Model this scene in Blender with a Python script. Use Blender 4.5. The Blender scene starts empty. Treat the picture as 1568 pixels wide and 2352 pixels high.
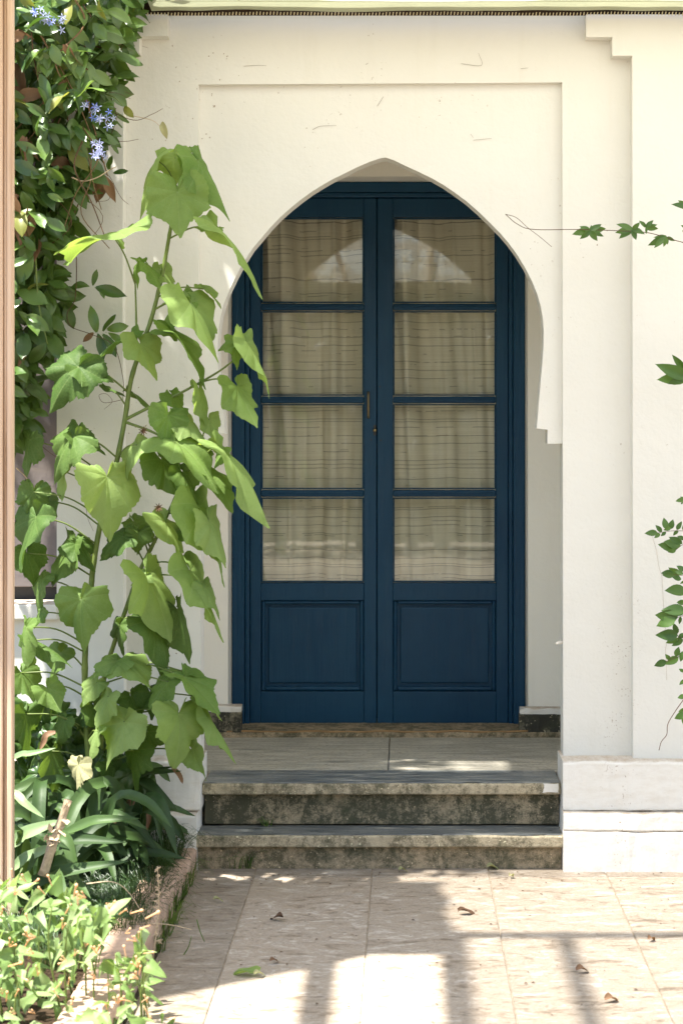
import bpy, bmesh, math, random
from mathutils import Vector, Matrix, noise as mnoise

random.seed(7)
scene = bpy.context.scene
COL = scene.collection
R = math.radians

# ------------------------------------------------------------------ camera, world, sun, exposure
EYE = 1.70          # eye height above the paving
F = 4196.0          # focal length in units of a 1568 x 2352 picture
VX, VY = 930.0, 984.0
cam = bpy.data.objects.new("camera", bpy.data.cameras.new("camera"))
COL.objects.link(cam)
cam.location = (0, 0, EYE)
cam.rotation_euler = (R(90), 0, 0)
cam.data.sensor_fit = 'AUTO'
cam.data.sensor_width = 36
cam.data.lens = F / 2352 * 36
cam.data.shift_x = (784 - VX) / 2352
cam.data.shift_y = (VY - 1176) / 2352
cam.data.clip_start = 0.05
cam.data.clip_end = 2000
cam.data.dof.use_dof = True
cam.data.dof.focus_distance = 7.3
cam.data.dof.aperture_fstop = 4.5
scene.camera = cam

SUN_D = Vector((0.35, 0.22, -1.0)).normalized()      # the way the sunlight travels
world = bpy.data.worlds.new("World")
scene.world = world
world.use_nodes = True
wn = world.node_tree
sky = wn.nodes.new('ShaderNodeTexSky')
sky.sky_type = 'NISHITA'
sky.sun_disc = False
sky.sun_elevation = math.asin(-SUN_D.z)
sky.sun_rotation = math.atan2(-SUN_D.x, -SUN_D.y)
bgn = wn.nodes['Background']
bgn.inputs['Strength'].default_value = 0.10
wn.links.new(sky.outputs[0], bgn.inputs['Color'])

sun = bpy.data.objects.new("sun", bpy.data.lights.new("sun", 'SUN'))
COL.objects.link(sun)
sun.data.energy = 4.6
sun.data.angle = R(0.9)
sun.data.color = (1.0, 0.955, 0.88)
sun.rotation_euler = SUN_D.to_track_quat('-Z', 'Y').to_euler()

scene.view_settings.view_transform = 'Standard'
scene.view_settings.look = 'None'
scene.view_settings.gamma = 1
scene.view_settings.use_curve_mapping = False
scene.view_settings.exposure = 2.10
scene.render.engine = 'CYCLES'
scene.cycles.max_bounces = 14
scene.cycles.diffuse_bounces = 8
scene.cycles.transparent_max_bounces = 16
scene.cycles.sample_clamp_indirect = 8
scene.cycles.use_denoising = True


# ------------------------------------------------------------------ helpers
def PX(px, Y): return (px - VX) / F * Y
def PZ(py, Y): return EYE - (py - VY) / F * Y
def P(px, py, Y): return Vector((PX(px, Y), Y, PZ(py, Y)))


def wloc(o):
    v = Vector((0, 0, 0))
    while o is not None:
        v += o.location
        o = o.parent
    return v


def tag(o, label=None, cat=None, group=None, kind=None):
    if label: o['label'] = label
    if cat: o['category'] = cat
    if group: o['group'] = group
    if kind: o['kind'] = kind
    return o


def empty(name, loc=(0, 0, 0), label=None, cat=None, group=None, kind=None):
    o = bpy.data.objects.new(name, None)
    o.location = loc
    o.empty_display_size = 0.1
    COL.objects.link(o)
    return tag(o, label, cat, group, kind)


def obj(name, verts, faces, mat, parent=None, smooth=False, uvs=None, attrs=None):
    vs = [Vector(v) for v in verts]
    lo = Vector([min(v[i] for v in vs) for i in range(3)])
    hi = Vector([max(v[i] for v in vs) for i in range(3)])
    c = (lo + hi) / 2
    me = bpy.data.meshes.new(name)
    me.from_pydata([v - c for v in vs], [], faces)
    if smooth:
        me.polygons.foreach_set('use_smooth', [True] * len(me.polygons))
    if attrs:
        for an, vals in attrs.items():
            a = me.attributes.new(an, 'FLOAT', 'POINT')
            a.data.foreach_set('value', vals)
    me.update()
    if isinstance(mat, (list, tuple)):
        for m in mat: me.materials.append(m)
    elif mat: me.materials.append(mat)
    o = bpy.data.objects.new(name, me)
    COL.objects.link(o)
    if parent is not None:
        o.parent = parent
        o.location = c - wloc(parent)
    else:
        o.location = c
    return o


def place(name, me, M, parent=None):
    """an object that shares mesh ME at the world matrix M"""
    o = bpy.data.objects.new(name, me)
    COL.objects.link(o)
    if parent is not None:
        o.parent = parent
        M = Matrix.Translation(-wloc(parent)) @ M
    o.matrix_basis = M
    return o


def bm_out(bm):
    bm.verts.index_update()
    return [v.co.copy() for v in bm.verts], [[v.index for v in f.verts] for f in bm.faces]


def box(name, x0, x1, y0, y1, z0, z1, mat, parent=None, bev=0.003, seg=1):
    bm = bmesh.new()
    bmesh.ops.create_cube(bm, size=1)
    for v in bm.verts:
        v.co = Vector((x0 + (v.co.x + .5) * (x1 - x0), y0 + (v.co.y + .5) * (y1 - y0), z0 + (v.co.z + .5) * (z1 - z0)))
    if bev:
        bmesh.ops.bevel(bm, geom=bm.edges[:], offset=bev, segments=seg, affect='EDGES', profile=.5)
    vs, fs = bm_out(bm)
    bm.free()
    return obj(name, vs, fs, mat, parent)


def block(name, x0, x1, y0, y1, z0, z1, mat, parent=None, bev=.006, amp=.002, n=None, seed=0):
    """a worn block: rounded front and top edge swept along x, edges wandering a little"""
    n = n or max(6, int((x1 - x0) / .025))
    prof = []
    for cy, cz, a0 in ((y0 + bev, z0 + bev, 180), (y0 + bev, z1 - bev, 90)):
        for k in range(4):
            a = R(a0 + (270 - 180 if 0 else 0) + (90 - 30 * k if a0 == 180 else 90 - 30 * k))
            prof.append((cy + bev * math.cos(a), cz + bev * math.sin(a)))
    # bottom-front corner runs 270 -> 180 degrees, top-front corner 180 -> 90
    prof += [(y1, z1), (y1, z0)]
    V, Fc = [], []
    m = len(prof)
    for i in range(n + 1):
        x = x0 + (x1 - x0) * i / n
        for k, (yy, zz) in enumerate(prof):
            if k < m - 2:
                dy = amp * mnoise.noise((x * 5, zz * 30, seed + .5)) + amp * .7 * mnoise.noise((x * 24, zz * 60, seed + 3.5))
                dz = amp * mnoise.noise((x * 4, yy * 30, seed + 7.5)) + amp * .6 * mnoise.noise((x * 27, 3, seed + 9.5))
                if k < 4: dz *= .6
                chip = mnoise.noise((x * 13, 5, seed + 20.5))
                if 4 <= k <= 6 and chip > .42: dy += (chip - .42) * amp * 8; dz -= (chip - .42) * amp * 8
                V.append((x, yy + dy, zz + dz))
            else:
                V.append((x, yy, zz))
    for i in range(n):
        for k in range(m):
            a, b = i * m + k, i * m + (k + 1) % m
            Fc.append((a, b, b + m, a + m))
    Fc.append(tuple(range(m))[::-1])
    Fc.append(tuple(n * m + k for k in range(m)))
    return obj(name, V, Fc, mat, parent)


def prism(name, pts, y0, y1, mat, parent=None, bev=0.004, seg=2):
    """outline pts (x, z) facing the camera, from depth y0 back to y1; its front edges are rounded"""
    bm = bmesh.new()
    fr = [bm.verts.new((x, y0, z)) for x, z in pts]
    bk = [bm.verts.new((x, y1, z)) for x, z in pts]
    n = len(pts)
    f = bm.faces.new(fr)
    bm.faces.new(bk[::-1])
    for i in range(n):
        j = (i + 1) % n
        bm.faces.new((fr[j], fr[i], bk[i], bk[j]))
    bmesh.ops.recalc_face_normals(bm, faces=bm.faces[:])
    if bev:
        es = [e for e in bm.edges if e.verts[0].co.y == y0 and e.verts[1].co.y == y0]
        bmesh.ops.bevel(bm, geom=es, offset=bev, segments=seg, affect='EDGES', profile=.5)
    bmesh.ops.triangulate(bm, faces=[f for f in bm.faces if len(f.verts) > 4])
    vs, fs = bm_out(bm)
    bm.free()
    return obj(name, vs, fs, mat, parent)


def dprism(name, dpts, Y, y1, mat, parent=None, bev=0.004, seg=2):
    return prism(name, [(PX(x, Y), PZ(y, Y)) for x, y in dpts], Y, y1, mat, parent, bev, seg)


def catmull(pts, n=5):
    pts = [Vector(p) for p in pts]
    if len(pts) < 3: 
        return [pts[0].lerp(pts[-1], i / (n * 2)) for i in range(n * 2 + 1)]
    q = [pts[0] * 2 - pts[1]] + pts + [pts[-1] * 2 - pts[-2]]
    out = []
    for i in range(1, len(q) - 2):
        a, b, c, d = q[i - 1:i + 3]
        for k in range(n):
            t = k / n
            out.append(0.5 * ((2 * b) + (c - a) * t + (2 * a - 5 * b + 4 * c - d) * t * t + (3 * b - a - 3 * c + d) * t ** 3))
    out.append(pts[-1])
    return out


def tube_geo(path, r0, r1, sides=6, V=None, Fc=None, knot=0):
    V = [] if V is None else V
    Fc = [] if Fc is None else Fc
    base = len(V)
    n = len(path)
    up = Vector((0.3, -0.8, 0.5))
    for i, p in enumerate(path):
        d = (path[min(i + 1, n - 1)] - path[max(i - 1, 0)])
        if d.length < 1e-9: d = Vector((0, 0, 1))
        d.normalize()
        s = d.cross(up)
        if s.length < 1e-4: s = d.cross(Vector((1, 0, 0)))
        s.normalize()
        t = s.cross(d)
        r = r0 + (r1 - r0) * i / max(1, n - 1)
        if knot and i % 5 == 0: r *= 1 + knot
        for k in range(sides):
            a = 2 * math.pi * k / sides
            V.append(p + (s * math.cos(a) + t * math.sin(a)) * r)
    for i in range(n - 1):
        for k in range(sides):
            a = base + i * sides + k
            b = base + i * sides + (k + 1) % sides
            Fc.append((a, b, b + sides, a + sides))
    Fc.append(tuple(base + k for k in range(sides))[::-1])
    Fc.append(tuple(base + (n - 1) * sides + k for k in range(sides)))
    return V, Fc


def tube(name, pts, r0, r1, mat, parent=None, sides=6, n=5, knot=0):
    V, Fc = tube_geo(catmull(pts, n), r0, r1, sides, knot=knot)
    return obj(name, V, Fc, mat, parent, smooth=True)


# ------------------------------------------------------------------ materials
class NT:
    def __init__(s, name):
        s.m = bpy.data.materials.new(name)
        s.m.use_nodes = True
        s.t = s.m.node_tree
        s.b = s.t.nodes['Principled BSDF']
        s.out = s.t.nodes['Material Output']

    def n(s, typ, **kw):
        nd = s.t.nodes.new(typ)
        for k, v in kw.items():
            if k.startswith('i_'):
                key = k[2:]
                nd.inputs[int(key) if key.isdigit() else key.replace('_', ' ')].default_value = v
            else:
                setattr(nd, k, v)
        return nd

    def l(s, a, b):
        s.t.links.new(a, b)

    def coords(s, scale=(1, 1, 1), kind='world', rot=(0, 0, 0)):
        mp = s.n('ShaderNodeMapping')
        mp.inputs['Scale'].default_value = scale
        mp.inputs['Rotation'].default_value = rot
        if kind == 'world':
            g = s.n('ShaderNodeNewGeometry')
            s.l(g.outputs['Position'], mp.inputs['Vector'])
        else:
            g = s.n('ShaderNodeTexCoord')
            s.l(g.outputs['Object'], mp.inputs['Vector'])
        return mp.outputs[0]

    def noise(s, vec, scale, detail=4, rough=.55, dist=0):
        nd = s.n('ShaderNodeTexNoise')
        nd.inputs['Scale'].default_value = scale
        nd.inputs['Detail'].default_value = detail
        nd.inputs['Roughness'].default_value = rough
        nd.inputs['Distortion'].default_value = dist
        if vec is not None: s.l(vec, nd.inputs['Vector'])
        return nd.outputs['Fac']

    def ramp(s, fac, stops, interp='LINEAR'):
        r = s.n('ShaderNodeValToRGB')
        r.color_ramp.interpolation = interp
        els = r.color_ramp.elements
        while len(els) < len(stops): els.new(0.5)
        for e, (p, c) in zip(els, stops):
            e.position = p
            e.color = (*c, 1) if len(c) == 3 else c
        s.l(fac, r.inputs[0])
        return r.outputs[0]

    def mix(s, fac, a, b, typ='MIX'):
        x = s.n('ShaderNodeMix', data_type='RGBA', blend_type=typ)
        for sock, v in ((x.inputs[0], fac), (x.inputs[6], a), (x.inputs[7], b)):
            if isinstance(v, (int, float)): sock.default_value = v
            elif isinstance(v, tuple): sock.default_value = (*v, 1)
            else: s.l(v, sock)
        return x.outputs[2]

    def math(s, op, a, b=0.0):
        x = s.n('ShaderNodeMath', operation=op)
        for sock, v in ((x.inputs[0], a), (x.inputs[1], b)):
            if isinstance(v, (int, float)): sock.default_value = v
            else: s.l(v, sock)
        return x.outputs[0]

    def bump(s, h, strength=.3, dist=.01, prev=None):
        b = s.n('ShaderNodeBump')
        b.inputs['Strength'].default_value = strength
        b.inputs['Distance'].default_value = dist
        s.l(h, b.inputs['Height'])
        if prev is not None: s.l(prev, b.inputs['Normal'])
        return b.outputs[0]

    def fin(s, color=None, rough=None, normal=None, spec=None):
        if color is not None:
            if isinstance(color, tuple): s.b.inputs['Base Color'].default_value = (*color, 1)
            else: s.l(color, s.b.inputs['Base Color'])
        if rough is not None:
            if isinstance(rough, (int, float)): s.b.inputs['Roughness'].default_value = rough
            else: s.l(rough, s.b.inputs['Roughness'])
        if normal is not None: s.l(normal, s.b.inputs['Normal'])
        if spec is not None: s.b.inputs['Specular IOR Level'].default_value = spec
        return s.m


def BW(v): return (v, v, v)


def plaster(name, base, dirt=.0, speck=True):
    t = NT(name)
    v = t.coords()
    big = t.noise(v, 1.3, 4, .6)
    c = t.mix(t.ramp(big, [(.3, BW(0)), (.75, BW(1))]), tuple(x * .95 for x in base), base)
    vs = t.coords((14, 14, 1.2))
    streak = t.noise(vs, 1.0, 5, .6)
    c = t.mix(t.ramp(streak, [(.58, BW(0)), (.85, BW(.22))]), c, tuple(x * y for x, y in zip(base, (.80, .77, .70))))
    if speck:
        m = t.math('MULTIPLY', t.ramp(t.noise(v, 75, 2, .5), [(.70, BW(0)), (.74, BW(1))]),
                   t.ramp(t.noise(v, 2.3, 3, .6), [(.54, BW(0)), (.66, BW(1))]))
        c = t.mix(m, c, (.20, .13, .07))
    if dirt:
        g = t.ramp(t.noise(t.coords((3, 3, 9)), 3.0, 6, .7), [(.45, BW(0)), (.75, BW(dirt))])
        c = t.mix(g, c, (.40, .31, .2))
    gg = t.n('ShaderNodeNewGeometry')
    sn = t.n('ShaderNodeSeparateXYZ'); t.l(gg.outputs['Normal'], sn.inputs[0])
    up = t.math('MULTIPLY', t.ramp(sn.outputs[2], [(.55, BW(0)), (.85, BW(.75))]), t.ramp(t.noise(t.coords((6, 2, 2)), 3, 5, .7), [(.3, BW(.25)), (.6, BW(1))]))
    c = t.mix(up, c, (.34, .25, .17))
    if speck:
        sp2 = t.n('ShaderNodeSeparateXYZ'); t.l(gg.outputs['Position'], sp2.inputs[0])
        near = t.math('MULTIPLY', t.ramp(t.math('ABSOLUTE', t.math('SUBTRACT', sp2.outputs[0], .84)), [(.0, BW(1)), (.10, BW(0))]), t.math('LESS_THAN', sp2.outputs[2], 1.05))
        m3 = t.math('MULTIPLY', t.math('MULTIPLY', near, t.ramp(t.noise(v, 110, 3, .6), [(.62, BW(0)), (.66, BW(1))])), t.ramp(t.noise(v, 9, 3, .6), [(.5, BW(0)), (.6, BW(1))]))
        c = t.mix(m3, c, (.22, .14, .08))
    n1 = t.bump(t.noise(v, 4, 5, .6), .45, .02)
    n2 = t.bump(t.noise(v, 70, 4, .6), .25, .003, n1)
    return t.fin(c, .75, n2, .25)


M = {}
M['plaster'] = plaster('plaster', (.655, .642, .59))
M['plaster_in'] = plaster('lightened_inner_plaster', (.84, .815, .735), 0, False)  # lightened above the outer wall to brighten the dim lobby
M['plinth'] = plaster('plinth_plaster', (.70, .68, .63), .30)
M['niche_shade'] = plaster('niche_shade', (.15, .13, .125), .1, False)  # shade of the window recess put into a dark base colour


def stone(name, pale, dark, cover, moss=(.06, .065, .035), scale=18):
    t = NT(name)
    v = t.coords()
    a = t.noise(v, scale, 6, .68)
    b = t.noise(v, scale * 5, 4, .65)
    big = t.noise(t.coords((5.5, 5.5, 1.6)), 1.8, 5, .65)
    lit = t.mix(t.ramp(t.noise(v, 7, 5, .6), [(.35, BW(0)), (.7, BW(1))]), tuple(x * .72 for x in pale), pale)
    s = t.math('ADD', t.math('MULTIPLY', a, .55), t.math('ADD', t.math('MULTIPLY', b, .35), t.math('MULTIPLY', big, .45)))
    m = t.ramp(s, [(.655 - cover * .12, BW(0)), (.80 - cover * .12, BW(.96))])
    c = t.mix(m, lit, dark)
    gm = t.ramp(t.noise(v, 9, 5, .7), [(.52, BW(0)), (.68, BW(.7))])
    c = t.mix(gm, c, moss)
    lich = t.ramp(t.noise(v, 95, 2, .4), [(.70, BW(0)), (.735, BW(.9))])
    c = t.mix(lich, c, tuple(min(.62, x * 1.45) for x in pale))
    n = t.bump(b, .5, .005, t.bump(a, .4, .01))
    return t.fin(c, t.ramp(a, [(.3, BW(.55)), (.7, BW(.9))]), n, .35)


M['stone_pale'] = stone('weathered_stone', (.46, .39, .265), (.12, .105, .065), .22, scale=42)
M['stone_dark'] = stone('mossy_stone', (.38, .31, .20), (.055, .055, .032), .72, scale=34)
M['stone_mid'] = stone('damp_stone', (.42, .33, .21), (.10, .088, .05), .40, scale=40)
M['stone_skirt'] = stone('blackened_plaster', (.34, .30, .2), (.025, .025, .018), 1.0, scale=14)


def tread_mat(name, pale, dark, mid, spec=.5, r0=.3):
    t = NT(name)
    v = t.coords((2.2, 18, 10))
    a = t.noise(v, 2.2, 6, .65, .4)
    c = t.ramp(a, [(.30, dark), (.50, mid), (.72, pale)])
    f = t.noise(t.coords((1, 2.5, 1)), 60, 3, .6)
    c = t.mix(t.ramp(f, [(.54, BW(0)), (.66, BW(.75))]), c, tuple(x * .35 for x in mid))
    n = t.bump(f, .35, .004, t.bump(a, .3, .01))
    return t.fin(c, t.ramp(a, [(.3, BW(r0)), (.7, BW(r0 + .35))]), n, spec)


M['tread'] = tread_mat('landing_stone', (.54, .50, .42), (.17, .165, .13), (.37, .345, .28), .45, .4)
M['nosing'] = tread_mat('slate_nosing', (.36, .345, .30), (.045, .055, .062), (.12, .13, .13), .6, .25)


def paver(name, k=1.0, grey=0):
    t = NT(name)
    oi = t.n('ShaderNodeObjectInfo')
    g = t.n('ShaderNodeNewGeometry')
    add = t.n('ShaderNodeVectorMath', operation='ADD')
    cmb = t.n('ShaderNodeCombineXYZ')
    t.l(t.math('MULTIPLY', oi.outputs['Random'], 13.0), cmb.inputs[0])
    t.l(t.math('MULTIPLY', oi.outputs['Random'], 31.0), cmb.inputs[1])
    t.l(g.outputs['Position'], add.inputs[0])
    t.l(cmb.outputs[0], add.inputs[1])
    mp = t.n('ShaderNodeMapping')
    mp.inputs['Scale'].default_value = (2.8, 6.5, 5)
    t.l(add.outputs[0], mp.inputs[0])
    v = mp.outputs[0]
    a = t.noise(v, 1.6, 9, .72, 1.8)
    b = t.noise(v, 6.5, 7, .74, 1.4)
    s = t.math('ADD', t.math('MULTIPLY', a, .60), t.math('MULTIPLY', b, .45))
    cols = [(.41, (.14, .105, .07)), (.48, (.27, .215, .16)), (.512, (.41, .35, .28)), (.54, (.26, .205, .15)), (.575, (.42, .365, .30)), (.66, (.55, .49, .42))]
    cols = [(p, tuple(x * k * (1 - grey * .12) for x in c)) for p, c in cols]
    c = t.ramp(s, cols)
    blot = t.ramp(t.noise(v, .55, 3, .6), [(.52, BW(0)), (.7, BW(.45))])
    c = t.mix(blot, c, (.34 * k, .275 * k, .205 * k))
    edge = t.ramp(t.noise(v, 3.2, 8, .75, 2.2), [(.475, BW(0)), (.493, BW(.75)), (.51, BW(0))])
    c = t.mix(edge, c, (.22 * k, .165 * k, .11 * k))
    dots = t.math('MULTIPLY', t.ramp(t.noise(t.coords(), 48, 2, .5), [(.73, BW(0)), (.76, BW(1))]), t.ramp(t.noise(t.coords(), 3, 2, .5), [(.45, BW(0)), (.6, BW(1))]))
    c = t.mix(dots, c, (.10, .065, .035))
    c = t.mix(t.math('MULTIPLY', oi.outputs['Random'], .16), c, (.33 * k, .27 * k, .215 * k))
    n = t.bump(a, .55, .012, t.bump(b, .3, .004))
    return t.fin(c, t.ramp(b, [(.3, BW(.45)), (.7, BW(.8))]), n, .4)


M['paver'] = paver('slate_paving')
M['paver_edge'] = paver('shaded_edge_paving', .82, 1)  # darker copy of the paving, carrying the shadow band at the edges


def simple(name, col, rough=.6, spec=.4, var=.25, scale=8, bump=.2, stretch=(1, 1, 1), metal=0, kind='world'):
    t = NT(name)
    v = t.coords(stretch, kind)
    a = t.noise(v, scale, 5, .6)
    c = t.mix(t.ramp(a, [(.3, BW(0)), (.7, BW(1))]), tuple(x * (1 - var) for x in col), tuple(min(1, x * (1 + var * .5)) for x in col))
    t.b.inputs['Metallic'].default_value = metal
    return t.fin(c, rough, t.bump(a, bump, .006), spec)


def blue_paint():
    t = NT('dark_blue_paint')
    v = t.coords((38, 38, 2.2))
    a = t.noise(v, 1.5, 5, .6)
    a2 = t.noise(t.coords((2.2, 30, 38)), 1.5, 5, .6)
    c = t.mix(t.ramp(t.noise(t.coords(), 2.1, 4, .6), [(.3, BW(0)), (.7, BW(1))]), (.004, .037, .082), (.007, .051, .104))
    c = t.mix(t.ramp(a, [(.60, BW(0)), (.80, BW(.35))]), c, (.02, .06, .11))
    n = t.bump(a, .45, .005, t.bump(a2, .15, .003))
    return t.fin(c, t.ramp(a, [(.3, BW(.34)), (.7, BW(.58))]), n, .24)


M['blue'] = blue_paint()
M['brass'] = simple('worn_brass', (.30, .24, .13), .35, .5, .2, 30, .1, metal=1)
M['iron'] = simple('black_iron', (.02, .018, .016), .5, .5, .2, 30)
M['kerb'] = simple('pink_brick', (.46, .32, .235), .85, .2, .3, 14, .5)
M['soil'] = simple('dark_soil', (.045, .030, .018), .95, .1, .5, 25, 1.0)
M['ground'] = simple('pale_ground', (.40, .34, .26), .9, .2, .25, .8, .2)
M['bed'] = simple('joint_mortar', (.40, .33, .25), .95, .1, .4, 20, .5)
M['bark'] = simple('brown_bark', (.20, .125, .065), .8, .2, .4, 60, .6)
M['twig'] = simple('thin_brown_twig', (.11, .062, .035), .75, .2, .3, 60, .3)
M['pale_twig'] = simple('pale_dry_stem', (.50, .38, .25), .8, .2, .35, 50, .8)
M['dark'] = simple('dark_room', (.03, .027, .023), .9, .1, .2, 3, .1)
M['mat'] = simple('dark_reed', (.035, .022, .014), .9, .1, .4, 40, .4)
M['reed'] = simple('pale_reed_end', (.55, .47, .30), .8, .1, .2, 40, .2)
M['woodstrip'] = simple('worn_wood_strip', (.33, .20, .09), .7, .3, .5, 6, .4, (1.5, 20, 20))


def timber():
    t = NT('pale_timber')
    v = t.coords((60, 60, 1.4))
    a = t.noise(v, 1.0, 6, .65, .5)
    c = t.ramp(a, [(.30, (.36, .22, .13)), (.46, (.55, .39, .27)), (.72, (.66, .50, .37))])
    return t.fin(c, .6, t.bump(a, .35, .004), .35)


M['timber'] = timber()


def glass():
    t = NT('window_glass')
    tr = t.n('ShaderNodeBsdfTransparent')
    tr.inputs[0].default_value = (.965, .98, .96, 1)
    gl = t.n('ShaderNodeBsdfGlossy')
    gl.inputs['Roughness'].default_value = 0.0
    b = t.bump(t.noise(t.coords(), 3.0, 2, .5), .03, .01)
    t.l(b, gl.inputs['Normal'])
    fr = t.n('ShaderNodeFresnel')
    fr.inputs[0].default_value = 1.75
    mx = t.n('ShaderNodeMixShader')
    t.l(t.math('MULTIPLY', fr.outputs[0], .55), mx.inputs[0])
    t.l(tr.outputs[0], mx.inputs[1])
    t.l(gl.outputs[0], mx.inputs[2])
    t.l(mx.outputs[0], t.out.inputs[0])
    return t.m


M['glass'] = glass()


def curtain_mat():
    t = NT('slub_curtain')
    g = t.n('ShaderNodeNewGeometry')
    sp = t.n('ShaderNodeSeparateXYZ')
    t.l(g.outputs['Position'], sp.inputs[0])
    z = sp.outputs[2]
    wob = t.math('MULTIPLY', t.math('SUBTRACT', t.noise(t.coords((4, 4, 1.2)), 1.0, 2, .5), .5), .016)
    zz = t.math('ADD', z, wob)

    def lines(period, width, off, seed):
        q = t.math('ADD', t.math('DIVIDE', zz, period), off)
        fr = t.math('FRACT', q)
        d = t.math('ABSOLUTE', t.math('SUBTRACT', fr, .5))
        ln = t.ramp(d, [(0, BW(1)), (width / period, BW(0))])
        cell = t.n('ShaderNodeTexWhiteNoise', noise_dimensions='1D')
        t.l(t.math('ADD', t.math('FLOOR', q), seed), cell.inputs['W'])
        return t.math('MULTIPLY', ln, t.math('GREATER_THAN', t.math('ADD', cell.outputs['Value'], t.math('MULTIPLY', t.math('SUBTRACT', t.noise(t.coords((9, 9, 30)), 1.0, 2, .5), .5), 1.6)), .30))
    ln = t.math('MAXIMUM', lines(.0385, .0024, .2, 3.0), lines(.067, .0022, .65, 9.0))
    fine = t.noise(t.coords((3, 3, 160)), 1.0, 3, .6)
    c = t.mix(t.ramp(fine, [(.3, BW(0)), (.7, BW(1))]), (.76, .69, .565), (.86, .79, .67))
    c = t.mix(t.math('MULTIPLY', ln, .80), c, (.12, .09, .055))
    t.fin(c, .85, t.bump(fine, .2, .002), .15)
    tl = t.n('ShaderNodeBsdfTranslucent')
    t.l(c, tl.inputs[0])
    mx = t.n('ShaderNodeMixShader')
    mx.inputs[0].default_value = .15
    t.l(t.b.outputs[0], mx.inputs[1])
    t.l(tl.outputs[0], mx.inputs[2])
    t.l(mx.outputs[0], t.out.inputs[0])
    return t.m


M['curtain'] = curtain_mat()


def cloth_mat(name, col, trans, through, worn=0):  # worn: least see-through of the patchy cloth added to pass sunlight
    t = NT(name)
    v = t.coords((1, 1, 1))
    a = t.noise(v, 5, 5, .6, .5)
    c = t.mix(t.ramp(a, [(.3, BW(0)), (.7, BW(1))]), tuple(x * .86 for x in col), col)
    df = t.n('ShaderNodeBsdfDiffuse')
    tl = t.n('ShaderNodeBsdfTranslucent')
    t.l(c, df.inputs[0]); t.l(c, tl.inputs[0])
    n = t.bump(a, .5, .02)
    t.l(n, df.inputs['Normal'])
    mx = t.n('ShaderNodeMixShader'); mx.inputs[0].default_value = trans
    t.l(df.outputs[0], mx.inputs[1]); t.l(tl.outputs[0], mx.inputs[2])
    last = mx.outputs[0]
    if through:
        tp = t.n('ShaderNodeBsdfTransparent')
        m2 = t.n('ShaderNodeMixShader'); m2.inputs[0].default_value = through if not worn else 0
        if worn: t.l(t.ramp(t.noise(t.coords((1.5, 1, 1)), 3.2, 3, .55), [(.36, BW(worn)), (.60, BW(through))]), m2.inputs[0])
        t.l(last, m2.inputs[1]); t.l(tp.outputs[0], m2.inputs[2])
        last = m2.outputs[0]
    t.l(last, t.out.inputs[0])
    return t.m


M['cloth'] = cloth_mat('pale_green_shade_cloth', (.47, .49, .33), .20, 0)
M['dense'] = cloth_mat('added_dense_cloth', (.82, .82, .72), .45, .03)  # added overhead to keep strong sun off the wall
M['thin'] = cloth_mat('added_sheer_cloth', (.82, .82, .72), .40, .75, .20)  # added sheer patch that passes sun to the landing
M['net'] = cloth_mat('shade_net', (.82, .82, .74), .50, .44)


def leaf_mat(name, lo, hi, trans=.35, tcol=None, rough=.45, vein=None, spec=.45, tip=None):
    t = NT(name)
    oi = t.n('ShaderNodeObjectInfo')
    v = t.coords()
    a = t.noise(v, 14, 4, .6)
    f = t.math('ADD', t.math('MULTIPLY', oi.outputs['Random'], .65), t.math('MULTIPLY', a, .45))
    c = t.mix(t.ramp(f, [(.15, BW(0)), (.95, BW(1))]), lo, hi)
    tc = t.mix(t.ramp(f, [(.15, BW(0)), (.95, BW(1))]), tuple(x * y for x, y in zip(lo, (1.5, 1.5, .8))), tcol or tuple(x * y for x, y in zip(hi, (1.5, 1.5, .7))))
    if vein:
        at = t.n('ShaderNodeAttribute', attribute_name='vein')
        c = t.mix(t.math('MULTIPLY', at.outputs['Fac'], .75), c, vein)
        wv = t.n('ShaderNodeTexWave', wave_type='RINGS', rings_direction='SPHERICAL')
        wv.inputs['Scale'].default_value = 26
        wv.inputs['Distortion'].default_value = 5
        wv.inputs['Detail'].default_value = 3
        tcd = t.n('ShaderNodeTexCoord'); t.l(tcd.outputs['Object'], wv.inputs['Vector'])
        vo = t.n('ShaderNodeTexVoronoi', feature='DISTANCE_TO_EDGE'); vo.inputs['Scale'].default_value = 85
        t.l(tcd.outputs['Object'], vo.inputs['Vector'])
        cell = t.ramp(vo.outputs['Distance'], [(0, BW(1)), (.12, BW(0))])
        c = t.mix(t.math('MULTIPLY', cell, .16), c, vein)
        blot = t.ramp(t.noise(v, 24, 4, .65), [(.55, BW(0)), (.72, BW(.35))])
        c = t.mix(blot, c, tuple(x * .75 for x in lo))
        b0 = t.bump(wv.outputs['Fac'], .07, .004)
        n = t.bump(t.noise(v, 40, 4, .6), .45, .005, b0)
    else:
        n = t.bump(t.noise(v, 55, 3, .6), .25, .003)
    t.fin(c, rough, n, spec)
    tl = t.n('ShaderNodeBsdfTranslucent')
    t.l(tc, tl.inputs[0])
    mx = t.n('ShaderNodeMixShader'); mx.inputs[0].default_value = trans
    t.l(t.b.outputs[0], mx.inputs[1]); t.l(tl.outputs[0], mx.inputs[2])
    t.l(mx.outputs[0], t.out.inputs[0])
    return t.m


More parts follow.
